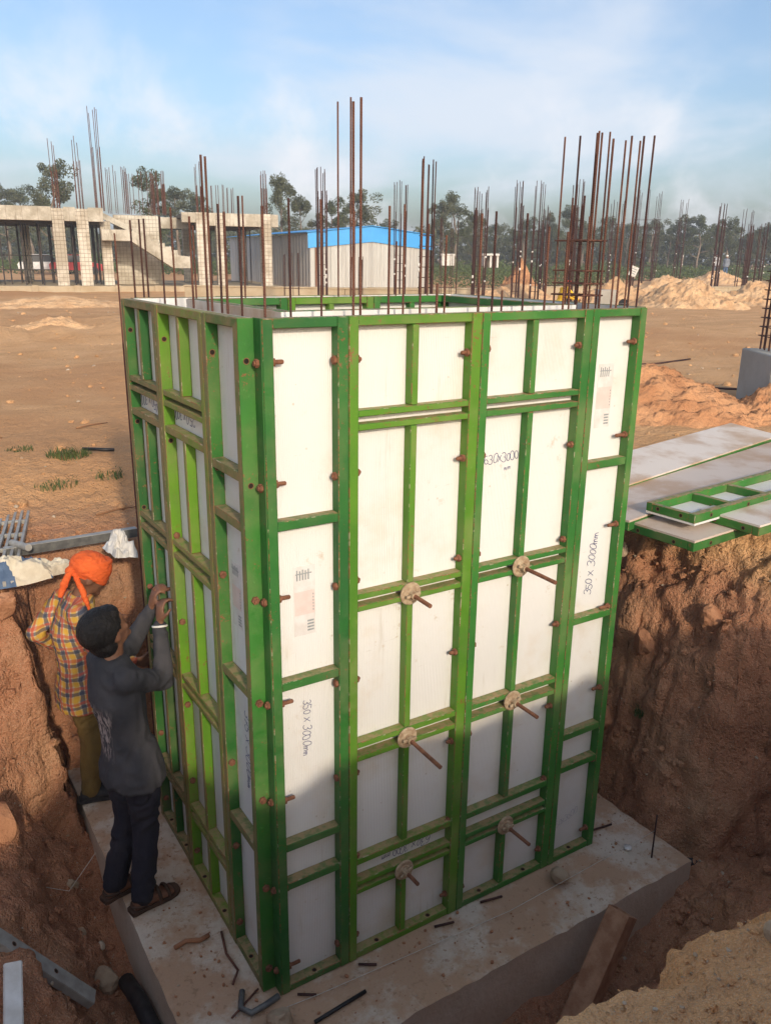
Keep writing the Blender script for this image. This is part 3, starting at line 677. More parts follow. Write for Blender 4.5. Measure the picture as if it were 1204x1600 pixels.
# leaning panel beyond the box
def lean_panel():
    t = thing('leaning_form_panel', 'beige form panel with green edge leaning beyond the back of the box', 'form panel', (2.2,6.25,1.62), (R(-32),0,R(-28)))
    MB().box(0,.56,-.02,0,0,1.3).build('form_sheet', M['sheet_tan'], t)
    for x in (-.02,.58): rail('side_rail', (.04,.065,1.34), M['green_mid'], t, (x,.03,.66))
    for z in (-.0,1.31): rail('end_rail', (.56,.065,.04), M['green_mid'], t, (.28,.03,z))
lean_panel()

# ---------------------------------------------------------------- pit edge litter
def grating():
    t = thing('steel_grating', 'narrow dusty metal grating lying on the ground by the white sacks', 'grating', (-.74,1.98,1.44), (R(1),R(-1),R(-13.5)))
    for i in range(5): rail('long_bar', (.018,1.45,.03), M['alu'], t, (-.084+.042*i,.72,0), .002)
    for j in range(6): rail('cross_bar', (.185,.022,.026), M['alu'], t, (0,.03+.276*j,-.004), .002)
grating()
tag(MB().tube([(-.56,2.60,1.47),(-.50,2.36,1.50)], .022, 12).build('pipe_offcut', M['alu']), 'short grey pipe offcut lying across the metal grating', 'pipe')
def cloth(name, mat, sx, sy, h, loc, rot, seed, parent=None, fold=1.0, mat2=None):
    n = 44; mb = MB(); vs = []
    for i in range(n+1):
        for j in range(n+1):
            u, v = i/n*2-1, j/n*2-1
            e = max(abs(u),abs(v)); edge = 1+.16*mnoise.noise(Vector((u*1.7+seed,v*1.7,seed)))
            p = Vector((u*1.2,v*1.2,seed*3.1))
            rg = 1-abs(mnoise.noise(p*1.6+Vector((0,mnoise.noise(p*2)*.7,0))))*2.2
            z = h*(max(0,1-e**3)*(.55+.45*mnoise.noise(p*.9)) + .30*fold*rg*(1-e**6) + .10*fold*mnoise.noise(p*6))
            vs.append((u*sx*edge, v*sy*edge, max(z,.004)))
    mb.add(vs, [(i*(n+1)+j,(i+1)*(n+1)+j,(i+1)*(n+1)+j+1,i*(n+1)+j+1) for i in range(n) for j in range(n)])
    if mat2:
        for k, f in enumerate(mb.f):
            c = mb.v[f[0]]; q = mnoise.noise(Vector((c[0]*7+seed,c[1]*9,1)))
            mb.mi[k] = 1 if q > .22 else 0
    me = mb.mesh(name, [M[mat], M[mat2]] if mat2 else M[mat], True)
    return link(name, me, parent, loc, rot)
tag(cloth('cement_sack', 'sack', .185, .125, .15, (-.605,2.07,1.42), (0,R(-6),R(-8)), 3, mat2='sack_blue'), 'crumpled white sack with blue print lying on the metal grating', 'sack')
tag(cloth('cement_sack', 'sack', .13, .085, .085, (-.42,2.12,1.41), (0,R(5),R(12)), 9), 'empty cream sack behind the orange turban', 'sack')
tag(cloth('plastic_bag', 'white_paint', .07, .12, .16, (.0,2.22,1.42), (0,R(10),R(6)), 15), 'white plastic bag tucked behind the left edge of the box', 'bag')
def channel(name, label, cat, p0, p1, w, h, mat, mat_top=None, roll=0.0):
    p0, p1 = Vector(p0), Vector(p1); L = (p1-p0).length; d = (p1-p0).normalized()
    t = thing(name, label, cat, p0); t.rotation_mode = 'QUATERNION'
    q = d.to_track_quat('X','Z'); t.rotation_quaternion = q @ Matrix.Rotation(roll,4,'X').to_quaternion()
    MB().box(0,L,-w/2,w/2,-.004,0,.001).build('web', M[mat_top or mat], t)
    MB().box(0,L,-w/2,-w/2+.005,-h,-.0045,.001).build('flange', M[mat], t); MB().box(0,L,w/2-.005,w/2,-h,-.0045,.001).build('flange', M[mat], t)
    return t
channel('metal_channel', 'long dark metal channel spotted with white paint behind the turbaned man', 'metal channel', (-.62,2.52,1.47), (.2,2.54,1.465), .05, .06, 'alu_dark', 'alu')
mb = MB()
for i in range(26): x = .18+random.uniform(0,.5); mb.box(x,x+random.uniform(.006,.02),-.0285,-.0255,-.045+random.uniform(0,.03),-.012)
ch2 = channel('metal_channel', 'pale dented metal channel lying down the pit floor at lower left', 'metal channel', (-1.10,.53,.46), (-.715,.40,-.03), .075, .04, 'alu')
for x in (.16,.40): hole(ch2, x, .0, .0008, 'z')
tag(MB().tube([(-1.12,1.0,.30),(-1.06,.90,.22),(-1.0,.76,.16)], .03, 10).build('hose', M['black'], smooth=True), 'short black hose end at the left edge above the channel', 'hose')
tag(MB().box(-.035,.035,-.16,.16,-.03,.03,.006).build('painted_block', M['white_paint'], rot=(R(10),R(8),R(-8)), loc=(-1.06,.10,.42)), 'white painted wooden block at the lower left corner', 'block')
tag(MB().tube([(-.52,.68,-.30),(-.505,.50,-.26),(-.50,.3,-.24),(-.48,.05,-.27)], .040, 14).build('drain_pipe', M['black'], smooth=True), 'black plastic pipe lying along the left foot of the footing', 'pipe')
tag(MB().tube([(2.40,-.36,-.10),(2.58,-.42,-.17),(2.70,-.46,-.21)], .026, 12).build('drain_pipe', M['black'], smooth=True), 'black pipe end poking out beyond the right corner of the footing', 'pipe')
M['rust_pale'] = simple('dusty_rusted_steel', (0.44,0.26,0.16), (0.30,0.15,0.085), 14, 0.85, 0.002, 90)
def sq_tube():
    p0, p1 = Vector((1.66,-.56,.06)), Vector((1.12,-.67,-.62)); d = (p0-p1).normalized(); L = (p0-p1).length
    t = thing('rusty_box_section', 'rusty square steel tube leaning on the front face of the footing', 'steel tube', p1); t.rotation_euler = d.to_track_quat('Z','Y').to_euler()
    a = .058
    for k in range(4):
        s, c = ((1,0),(0,1),(-1,0),(0,-1))[k]
        if s: MB().box(min(s*a,s*(a-.005)),max(s*a,s*(a-.005)),-a,a,0,L,.0012).build('side_wall', M['rust_pale'], t)
        else: MB().box(-a+.0055,a-.0055,min(c*a,c*(a-.005))+.0005,max(c*a,c*(a-.005))-.0005,0,L-.001,.0012).build('side_wall', M['rust_pale'], t)
sq_tube()
# loose things on the footing
def lying(name, label, pts, r, mat, cat, n=8, grp=None): tag(MB().tube(pts, r, n).build(name, M[mat], smooth=True), label, cat, grp)
lying('loose_rod', 'thick black rod lying on the footing below the near corner', [(.06,-.27,.010),(.33,-.25,.012)], .009, 'black', 'rod')
for x, y, dx_, dy_, lb in ((.38,-.10,.07,-.05,'under the joint of the two left front panels'),(.82,-.10,.10,-.03,'under the lime-green panel'),(1.12,-.09,.12,-.03,'under the mid-green panel'),(.06,-.10,.07,-.05,'under the near corner'),(2.0,.02,.17,-.03,'beyond the right edge of the forms')):
    lying('bar_stub', 'short dark bar stub sticking out ' + lb, [(x,y,.008),(x+dx_,y+dy_,.012)], .006, 'rebar_dark', 'rod', 6, 'bar stubs at the foot of the forms')
lying('marker_peg', 'thin upright steel peg holding the string at the right end of the footing', [(2.16,-.32,-.01),(2.175,-.31,.27)], .005, 'rebar_dark', 'peg', 6)
lying('string_line', 'white string stretched along the footing in front of the forms', [(2.172,-.312,.17),(1.2,-.23,.025),(.15,-.155,.012),(-.10,-.13,.012)], .0016, 'string', 'string', 5)
lying('string_line', 'thin string trailing across the left pit floor', [(-.95,1.2,.13),(-.8,1.25,-.02),(-.65,1.3,-.16),(-.48,1.36,-.02)], .002, 'string', 'string', 5)
lying('loose_rod', 'bent rusty rod lying on the footing left of the near corner', [(-.10,.42,.012),(-.13,.28,.012),(-.12,.16,.014),(-.17,.10,.012)], .006, 'rebar', 'rod')
lying('loose_rod', 'thin rusty rod pointing at the foot of the corner angle', [(-.08,.02,.008),(-.24,-.06,.008)], .005, 'rebar', 'rod')
lying('clamp', 'grey bent pipe clamp on the footing under the near corner', [(-.15,.04,.016),(-.19,-.04,.016),(-.16,-.09,.018),(-.09,-.085,.018),(-.02,-.07,.016)], .014, 'alu_dark', 'clamp', 10)
lying('wing_nut_rod', 'muddy bent fastener lying behind the front sandal', [(-.33,.44,.014),(-.27,.45,.016),(-.21,.42,.016),(-.16,.43,.014)], .011, 'clod', 'fastener', 8)
lying('bottle_top', 'small white plastic cap lying on the right end of the footing', [(2.10,-.20,.002),(2.10,-.20,.016)], .022, 'white_paint', 'cap', 14)
def rock(x, y, z, r, mat, label, seed, sub=3, sq=(1,.8,.68)):
    tag(link('rock', stone_mesh('rock', M[mat], r, sub, seed, sq), None, (x,y,z), (seed*.3,seed*.2,seed*1.1)), label, 'rock', 'loose rocks')
rock(1.58,-.19,.042,.060,'stone','tan rock standing on the footing in front of the mid-green panel',1)
rock(-.66,1.38,-.18,.075,'stone','pale angular rock lying left of the footing beside the string',2)
rock(-.68,1.03,-.24,.055,'stone','yellowish rock on the pit floor below the sandals',3)
rock(-.57,.97,-.30,.028,'gravel','small white stone near the left foot of the footing',4)
rock(-.60,.76,-.33,.075,'stone','flat brown rock near the middle of the left pit floor',5)
rock(-.08,-.21,.035,.075,'stone','pale rock fragment on the footing below the near corner',6)
rock(-.93,1.35,.34,.13,'clod','big brown boulder at the left edge of the pit',7)
rock(2.66,.30,.95,.085,'clod','brown boulder set in the right pit wall',8)
rock(2.90,.02,1.16,.09,'clod','rounded boulder high in the right pit wall',9)
rock(2.48,.42,.40,.10,'clod','brown block of earth at the foot of the right pit wall',10)
rock(-.72,1.93,1.33,.09,'clod','smooth boulder at the rim below the white sack',11)
rock(2.62,.52,1.50,.06,'stone','pale stone under the lowest spare panel',12)
# near bank stones
for k, (x, y, r, lb) in enumerate(((.62,-2.0,.03,'pale stone on the near bank at lower right'),(.75,-1.98,.022,'small grey stone among the near bank rubble'),(.42,-1.95,.035,'brown lump at the tip of the near bank'),(.95,-2.02,.02,'little cream stone on the near bank'))):
    rock(x, y, h1(x,y)+r*.3, r, ('gravel','stone','stone','gravel')[k], lb, 20+k)

# clods and gravel nobody could count
def scatter(name, label, mat, cnt, gen, rmin, rmax, seed, flatn=1.0):
    rnd = random.Random(seed); base = []
    for s in range(5):
        mb = MB().ball((0,0,0),1,sub=1)
        base.append(([Vector(v)*(1+.35*mnoise.noise(Vector(v)*1.6+Vector((s*5.1,seed,0)))) for v in mb.v], mb.f))
    V_ = []; F_ = []
    pts = [gen(rnd) for _ in range(cnt)]
    zs = H(np.array([p[0] for p in pts]), np.array([p[1] for p in pts]))
    for (x, y), z in zip(pts, zs):
        vs, fs = rnd.choice(base); r = rmin*(rmax/rmin)**(rnd.random()**2.2); E_ = Matrix.Rotation(rnd.uniform(0,6.3),3,'Z') @ Matrix.Rotation(rnd.uniform(-.6,.6),3,'X')
        sc = Vector((1,rnd.uniform(.6,1),rnd.uniform(.45,.8)))*r; n = len(V_)
        for v in vs: q = E_ @ Vector((v.x*sc.x,v.y*sc.y,v.z*sc.z)); V_.append((x+q.x,y+q.y,z+q.z+r*.15))
        F_ += [tuple(i+n for i in f) for f in fs]
    me = bpy.data.meshes.new(name); me.from_pydata(V_, [], F_); me.materials.append(M[mat]); me.update()
    tag(link(name, me), label, kind='stuff')
def in_pit(r):
    while True:
        x, y = r.uniform(-1.9,3.5), r.uniform(-1.25,2.9)
        if not (-.5 < x < 2.4 and -.5 < y < 2.55): return x, y
def on_surface(r):
    while True:
        d = 2.2+ 30*r.random()**2; a = r.uniform(-.75,.75); x = -1.2+d*math.sin(.565+a)*1.3; y = -2.77+ d*math.cos(.565+a)*1.3
        if not (-1.9 < x < 3.3 and -1.9 < y < 2.9): return x, y
scatter('soil_clods', 'loose red-brown clods over the pit sides and floor', 'soil', 7500, in_pit, .004, .036, 1)
scatter('bank_crumbs', 'crumbs of earth over the near bank', 'soil', 2200, lambda r: (r.uniform(-.6,1.6), r.uniform(-2.2,-1.25)), .0025, .016, 7)
scatter('bank_gravel', 'pale gravel over the near bank', 'gravel', 700, lambda r: (r.uniform(-.6,1.6), r.uniform(-2.2,-1.25)), .002, .008, 8)
scatter('pit_gravel', 'pale gravel sprinkled over the pit sides', 'gravel', 1500, in_pit, .003, .014, 2)
scatter('surface_gravel', 'pale stones strewn over the dry ground', 'gravel', 1300, on_surface, .004, .035, 3)
scatter('surface_clods', 'tan lumps of dry earth strewn over the ground', 'soil', 2600, on_surface, .008, .07, 4)
def on_foot(r):
    while True:
        x, y = r.uniform(-.44,2.33), r.uniform(-.44,1.6)
        if not (-.08 < x < 2.05 and -.08 < y): return x, y
def scatter_flat(name, label, mat, cnt, gen, rmin, rmax, seed):
    rnd = random.Random(seed); mb = MB(); b = MB().ball((0,0,0),1,sub=1)
    for _ in range(cnt):
        x, y = gen(rnd); r = rmin*(rmax/rmin)**(rnd.random()**2); a = rnd.uniform(0,6.3)
        mb.add([(x+(v[0]*math.cos(a)-v[1]*.7*math.sin(a))*r, y+(v[0]*math.sin(a)+v[1]*.7*math.cos(a))*r, v[2]*r*.55+r*.2) for v in b.v], b.f)
    tag(mb.build(name, M[mat]), label, kind='stuff')
scatter_flat('footing_crumbs', 'crumbs of earth and stone on top of the footing', 'clod', 420, on_foot, .002, .013, 5)
scatter_flat('footing_grit', 'pale grit on top of the footing', 'gravel', 380, on_foot, .0015, .007, 6)
# grass tufts, straw, pipe piece
def tuft(x, y, rx, ry, n, hgt, label, seed, rot=0):
    rnd = random.Random(seed); mb = MB(); z0 = h1(x,y)
    for _ in range(n):
        a, q = rnd.uniform(0,6.3), rnd.random()**.6; px, py = rx*q*math.cos(a), ry*q*math.sin(a)
        w = rnd.uniform(.002,.005); hh = hgt*rnd.uniform(.4,1.1); b = rnd.uniform(0,6.3); lx, ly = math.cos(b)*hh*rnd.uniform(.2,.9), math.sin(b)*hh*rnd.uniform(.2,.9)
        ux, uy = -math.sin(b)*w, math.cos(b)*w
        mb.add([(px-ux,py-uy,-.01),(px+ux,py+uy,-.01),(px+ux*.8+lx*.4,py+uy*.8+ly*.4,hh*.6),(px-ux*.8+lx*.4,py-uy*.8+ly*.4,hh*.6),(px+lx,py+ly,hh*.85)], [(0,1,2,3),(3,2,4)])
    tag(mb.build('grass_tuft', M['blade'], loc=(x,y,z0), rot=(0,0,rot)), label, 'grass', 'grass tufts on the left ground')
tuft(-.20,4.43,.11,.13,130,.05,'leftmost small tuft of green grass on the bare ground',1)
tuft(.12,4.08,.17,.12,260,.10,'tallest tuft of green grass, beside the black pipe piece',2)
tuft(-.09,3.56,.17,.12,150,.05,'nearest tuft of green grass on the left ground',3,.3)
tuft(.30,3.62,.12,.15,120,.05,'sparse grass tuft closest to the left edge of the box',4)
tuft(2.62,.22,.05,.05,90,.06,'little green weed growing in the right pit wall',5)
lying('pipe_offcut', 'black pipe offcut lying beside the tallest grass tuft', [(.24,4.14,1.68),(.45,3.98,1.68)], .014, 'black', 'pipe')
mb = MB(); rnd = random.Random(4)
for _ in range(420):
    a, q = rnd.uniform(0,6.3), rnd.random()**.7; x, y = .12*q*math.cos(a), .17*q*math.sin(a); b = rnd.uniform(0,6.3); l = rnd.uniform(.01,.03); z = .035*(1-q)*rnd.random()+.004
    mb.tube([(x,y,z),(x+math.cos(b)*l,y+math.sin(b)*l,z+rnd.uniform(-.004,.012))], .0016, 3, False)
tag(mb.build('straw_heap', M['straw'], loc=(-.05,2.42,h1(-.05,2.42))), 'small heap of yellow straw lying on the ground left of the box', 'straw', kind='stuff')
for k, (x, y, a, L, lb) in enumerate(((.42,5.2,.4,.35,'dry stick lying on the left ground farthest from the box'),(-.25,5.0,2.2,.22,'dry stick lying left of the grass tufts'),(.05,3.0,.2,.30,'dry stick lying between the straw heap and the grass'))):
    z = h1(x,y)+.012; lying('dry_stick', lb, [(x,y,z),(x+math.cos(a)*L*.5,y+math.sin(a)*L*.5,z+.008),(x+math.cos(a)*L,y+math.sin(a)*L,z)], [.008,.007,.004], 'timber', 'stick', 6)
tag(MB().box(-.04,.04,-.45,.45,-.02,.02,.004).build('timber_plank', M['timber'], loc=(-.94,2.62,1.47), rot=(0,R(5),R(12))), 'reddish timber plank at the left edge beyond the metal grating', 'plank')
def hose(label, pts, r): lying('hose', label, [(x,y,h1(x,y)+.012) for x,y in pts], r, 'rebar_dark', 'hose', 6)
hose('dark hose lying across the ground right of the box, nearer one', [(5.2,4.2),(6.0,4.15),(7.0,3.9),(8.0,3.65),(9.2,3.1)], .018)
hose('dark hose lying across the ground right of the box, farther one', [(6.6,5.9),(8.0,6.3),(9.6,6.2),(10.8,6.5)], .016)
# ---------------------------------------------------------------- background: site
def mound(label, x, y, rx, ry, h, seed, mat='mound', rot=0.0):
    n = 80; mb = MB(); vs = []
    for i in range(n+1):
        for j in range(n+1):
            u, v = i/n*2-1, j/n*2-1; r = math.hypot(u,v); p = Vector((u*1.5+seed*3,v*1.5,seed))
            rr = r*(1+.28*mnoise.noise(p)); z = max(0,1-rr)**1.15
            z = h*(z*(1+.25*mnoise.noise(p*1.7)) + (.11*mnoise.noise(p*4)+.09*mnoise.noise(p*9)+.08*mnoise.noise(p*21)+.05*mnoise.noise(p*45))*min(1,z*5)) - .08
            vs.append((u*rx,v*ry,z))
    mb.add(vs, [(i*(n+1)+j,(i+1)*(n+1)+j,(i+1)*(n+1)+j+1,i*(n+1)+j+1) for i in range(n) for j in range(n)])
    tag(mb.build('spoil_heap', M[mat], smooth=True, loc=(x,y,G0), rot=(0,0,rot)), label, 'earth heap', 'heaps of dug earth')
mound('large tan heap of earth right of the tall corner bars', 24.6, 17.6, 2.5, 2.2, 1.12, 1)
mound('rubbly tan heap at the right, behind the cage on the block', 28.6, 17.6, 2.4, 2.2, 1.0, 2)
mound('low tan heap between the box and the far workers', 30.5, 23.5, 3.2, 2.4, 1.1, 3)
mound('reddish pointed heap in the middle distance', 27.4, 30.0, 1.3, 1.1, 1.75, 4, 'mound_red')
mound('long low heap behind the yellow-shirted man', 20.5, 22.5, 3.4, 1.8, 0.75, 5)
mound('tan heap behind the short grey stub', 24.0, 20.5, 2.6, 2.0, 0.95, 6)
mound('red-brown bank beyond the spare panels', 5.7, 3.1, 1.9, .85, .62, 7, 'mound_red', R(-20))
mound('red-brown heap at the foot of the concrete block', 7.0, 2.35, 1.0, .55, .48, 8, 'mound_red', R(-25))
mound('stony tan heap at the far right edge', 31.5, 14.8, 2.2, 2.0, 1.0, 9)
for k, (x, y, rx, ry, h_, lb) in enumerate(((2.2,15.0,2.4,1.1,.42,'rubbly low bank on the left ground, right part'),(-.8,16.2,2.6,1.3,.50,'rubbly low bank at the left edge of the ground'),(4.0,24.5,4.2,1.6,.42,'low bank of earth in front of the concrete frame'))):
    mound(lb, x, y, rx, ry, h_, 11+k)

def cage(label, x, y, w, d, z0, ztop, nb=8, r=.008, ties=(0,0), mat='rebar_dark', spread=.06, grp='column cages standing across the site', dots=True, zd=None):
    t = thing('rebar_cage', label, 'rebar cage', (x,y,z0), (0,0,.565+random.uniform(-.2,.2)), grp); rnd = random.Random(int(x*97+y*31)); Hh = ztop-z0
    t.rotation_euler.z = -.565
    per = []
    for k in range(nb):
        a = k/nb*4; s = int(a); f = a-s
        per.append(((-w/2+w*f,-d/2),(w/2,-d/2+d*f),(w/2-w*f,d/2),(-w/2,d/2-d*f))[s])
    for px, py in per:
        L = Hh*(1-rnd.random()*spread); bar(t, (px,py,0), (px+rnd.uniform(-.012,.012)*Hh,py,L), r, mat, 5)
        if zd:                 # lap bars: a second, lower set tied to the first
            bar(t, (px+r*2.2,py,0), (px+r*2.2,py,(zd-z0)*(1-rnd.random()*.05)), r*1.15, mat, 5)
    z, step = ties
    if step:
        zz = .15
        while zz < z-z0: tie_ring(t, -w/2-r,w/2+r,-d/2-r,d/2+r, zz, r*.55, mat); zz += step
    if dots:
        for _ in range(5): MB().ball((rnd.choice((-w/2,w/2)),-d/2-r*2,Hh*rnd.uniform(.15,.45)),.035,sub=1).build('cover_block', M['white_paint'], t)
    return t
def at(u, v, d):      # a site position seen from the road: bearing u, distance d
    q = rt*((u-602)/1287.9) + up*((800-v)/1287.9) + fw; return Vector(cm.translation) + q*d
def cg_at(label, u, vt, wpx, d, nb, r, ties, vd=None, z0=G0, **k):
    p = at(u, 420, d); zt = at(u, vt, d).z; zd = at(u, vd, d).z if vd else None
    return cage(label, p.x, p.y, wpx*d/1288, wpx*d/1288*.8, z0, zt, nb, r, ties, zd=zd, **k)
cg_at('dense rebar cage left of the tall pair, in front of the blue shed', 503, 262, 13, 24, 8, .012, (4.2,.3), 300)
cg_at('slender rebar cage before the middle of the blue shed', 624, 282, 16, 26, 8, .011, (3.6,.25), 330)
cg_at('tall near rebar cage right of the blue shed', 664, 248, 19, 15, 8, .0115, (3.6,.18), 320)
cg_at('thick rebar cage right of the shed with low tied core', 747, 293, 19, 26, 10, .012, (4.0,.3), 325)
cg_at('thin rebar cage behind the box, left of a matching pair', 805, 284, 11, 30, 7, .012, (4.2,.3), 318)
cg_at('thin rebar cage behind the box, right of a matching pair', 835, 285, 13, 30, 7, .012, (4.4,.3), 345)
cg_at('short rebar cage just right of the matching pair', 847, 322, 8, 34, 6, .013, (4.2,.35), 350)
cg_at('rebar cage half hidden by the tall corner bars on the left', 894, 282, 13, 28, 8, .012, (4.5,.3), 320)
cg_at('pale far rebar cage between the two tall corner groups', 957, 312, 16, 42, 8, .013, (5,.35), 345)
cg_at('wide far rebar cage behind the six corner bars', 1003, 300, 34, 46, 10, .013, (5.4,.4), 350)
cg_at('sparse far rebar cage right of the six corner bars', 1057, 311, 11, 50, 5, .014, (4.4,.5), 350)
cg_at('rebar cage beside the two far workers', 1117, 317, 10, 44, 7, .015, (4.6,.3), 345)
cg_at('leaning thin rebar cage right of the two far workers', 1158, 326, 15, 46, 6, .013, (3.6,.4), 350)
cg_at('short brown rebar cage at the right edge of the site', 1176, 348, 24, 36, 9, .014, (3.4,.25), 362)
cg_at('stubby row of bars in front of the red heap', 870, 375, 30, 38, 8, .012, (2.6,.3), None, dots=False)
cg_at('loose bars before the gable of the blue shed', 557, 400, 18, 22, 6, .010, (2.5,.3), None, dots=False)
cg_at('low loose bars before the right corner of the blue shed', 700, 338, 26, 24, 7, .009, (2.6,.3), None, dots=False)
cg_at('loose thin bars before the left wall of the blue shed', 455, 395, 22, 22, 6, .009, (2.5,.3), None, dots=False)
# cage on a concrete block at the right edge
bt = thing('column_stub', 'pale concrete column block at the right edge carrying a rebar cage', 'column stub', (7.55,2.62,G0-.1), (0,0,R(-33)))
MB().box(-.42,.42,-.42,.42,0,.72,.012).build('block', M['concrete'], bt)
cage('large dark rebar cage rising from the concrete block at the right edge', 7.64, 2.69, .60, .5, G0+.62, 4.8, 18, .011, (4.7,.10), spread=.02, dots=False)
st = thing('column_stub', 'short square grey concrete stub behind the right front panel', 'column stub', (19.75,17.0,G0-.1), (0,0,R(-33)))
MB().box(-.29,.29,-.29,.29,0,.76,.01).build('block', M['concrete'], st)
bk = thing('bucket', 'black plastic bucket lying beside the grey concrete stub', 'bucket', (20.25,16.62,1.85), (R(80),0,R(-60)))
MB().tube([(0,0,-.16),(0,0,-.15),(0,0,.15),(0,0,.16)], [.11,.125,.155,.165], 16, True).build('pail', M['black'], bk)
MB().tube([(-.16,0,.15),(-.1,0,.24),(0,0,.28),(.1,0,.24),(.16,0,.15)], .006, 5).build('handle', M['alu'], bk)
flag = thing('sign_board', 'white notice board tilted among the rebar, seen beside the corner bars', 'sign', at(989,424,34), (R(8),R(20),R(-33)))
MB().box(-.16,.16,-.01,.01,-.2,.2,.004).build('board', M['white_paint'], flag)
MB().tube([(0,.02,-.9),(0,.02,.1)], .014, 6).build('post', M['rebar'], flag)
for k in range(3): MB().box(-.11,.11,-.0125,-.0105,-.1+.09*k,-.07+.09*k).build('print_line', M['print'], flag)

# low plinth walls
def wall_line(label, p, q, h, th=.25, z0=G0-.3, mat='plinth', name='plinth_wall'):
    p, q = Vector(p), Vector(q); L = (q-p).length; a = math.atan2(q.y-p.y, q.x-p.x)
    t = thing(name, label, 'low wall', (p.x,p.y,z0), (0,0,a))
    x = 0
    while x < L-.01:
        e = min(L, x+3.0); MB().box(x+.006,e-.006,-th/2,th/2,0,h+.3-.06,.01).build('wall_bay', M[mat], t); x = e
    MB().box(-.02,L+.02,-th/2-.03,th/2+.03,h+.24,h+.30,.008).build('coping', M[mat], t)
wall_line('low tan plinth wall running behind the box before the blue shed', (9.4,28.0,0), (17.2,21.8,0), .52)
wall_line('long low tan plinth wall at the right, before the far workers', (24,26.5,0), (49,21.5,0), .42)
wall_line('short low plinth wall left of the red heap', (17.0,27.5,0), (24.0,24.5,0), .40)

# ---------------------------------------------------------------- unfinished concrete frame at the left
t_ = NT('formed_concrete'); sx = t_.sepz()
gu = t_.math('FRACT', t_.math('MULTIPLY', t_.math('ADD', t_.math('MULTIPLY', sx[0], .973), t_.math('MULTIPLY', sx[1], -.23)), 1/.155)); gz = t_.math('FRACT', t_.math('MULTIPLY', sx[2], 1/.17))
ln = t_.math('MAXIMUM', t_.ramp(gu,.0,.16,1,0), t_.ramp(gz,.0,.16,1,0))
cc = t_.mix(t_.ramp(t_.noise(.9,5,.65),.40,.62), (0.66,0.61,0.52), (0.42,0.37,0.29))
M['formed'] = t_.out(t_.mix(t_.math('MULTIPLY', ln, .72), cc, (0.16,0.11,0.075)), .9, t_.bump(ln, -.01), .2)
t_ = NT('beam_concrete'); sx = t_.sepz()
gu = t_.math('FRACT', t_.math('MULTIPLY', t_.math('ADD', t_.math('MULTIPLY', sx[0], .973), t_.math('MULTIPLY', sx[1], -.23)), 1/.62)); ln = t_.ramp(gu,.0,.05,1,0)
cc = t_.mix(t_.ramp(t_.noise(.9,6,.7),.38,.62), (0.58,0.54,0.46), (0.36,0.32,0.25)); cc = t_.mix(t_.ramp(t_.noise(1.0,5,.7,t_.mapv((3,3,.5))),.56,.64,0,.6), cc, (0.20,0.16,0.11))
M['beam'] = t_.out(t_.mix(t_.math('MULTIPLY', ln, .65), cc, (0.18,0.13,0.09)), .9, t_.bump(t_.noise(9,5), .02), .2)
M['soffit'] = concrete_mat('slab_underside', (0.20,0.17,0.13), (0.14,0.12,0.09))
M['prop'] = simple('steel_prop', (0.045,0.045,0.05), (0.09,0.07,0.06), 5, .7, 0)
fr = thing('unfinished_building', 'unfinished single storey concrete frame with stair at the left background', 'building', (4.26,36.73,G0), (0,0,math.atan2(-.2298,.9732)))
def fb(name, x0, x1, y0, y1, z0, z1, mat, b=.012, par=None): return MB().box(x0,x1,y0,y1,z0-G0,z1-G0,b).build(name, M[mat], par or fr)
fb('plinth', -9, 12.4, -.05, 9, 1.0, 1.87, 'plinth')
for k in range(12): fb('plinth_pier', -7.2+1.7*k, -6.95+1.7*k, -.13, -.06, 1.0, 1.9, 'plinth')
for x0, x1 in ((-5.6,-5.15),(-2.6,-2.15),(.0-.5,-.08),(2.36,2.84),(3.33,3.82),(8.38,8.86),(9.25,9.62),(11.3,11.78)):
    fb('column', x0, x1, 0, .45, 1.872, 5.06, 'formed')
fb('column', 4.28, 4.72, .5, .95, 1.872, 4.6, 'formed')
for x0 in (-5.4,-2.4,.6,3.3,8.4,11.3):
    fb('column', x0, x0+.42, 6.5, 6.92, 1.872, 4.54, 'formed')
fb('edge_beam', -9, 2.358, .02, .40, 4.55, 5.12, 'beam'); fb('edge_beam', 2.842, 3.328, .02, .40, 4.55, 5.12, 'beam'); fb('edge_beam', 3.822, 4.45, .02, .40, 4.55, 5.12, 'beam'); fb('edge_beam', 7.75, 8.378, .02, .40, 4.62, 5.05, 'beam'); fb('edge_beam', 8.862, 9.248, .02, .40, 4.5, 5.05, 'beam'); fb('edge_beam', 9.622, 11.298, .02, .40, 4.5, 5.05, 'beam'); fb('edge_beam', 11.782, 12.1, .02, .40, 4.5, 5.05, 'beam')
fb('roof_slab', -9, 4.45, .405, 8.9, 4.84, 5.0, 'soffit'); fb('roof_slab', 7.75, 12.1, .405, 8.9, 4.84, 5.0, 'soffit')
for y in (2.6,5.0,7.4):
    fb('cross_beam', -9, 4.45, y, y+.3, 4.5, 4.838, 'soffit'); fb('cross_beam', 7.75, 12.1, y, y+.3, 4.5, 4.838, 'soffit')
fb('stair_wall', 4.9, 6.9, 2.2, 2.5, 1.872, 4.95, 'formed'); fb('stair_wall', 6.92, 8.3, 2.25, 2.45, 4.4, 4.9, 'beam')
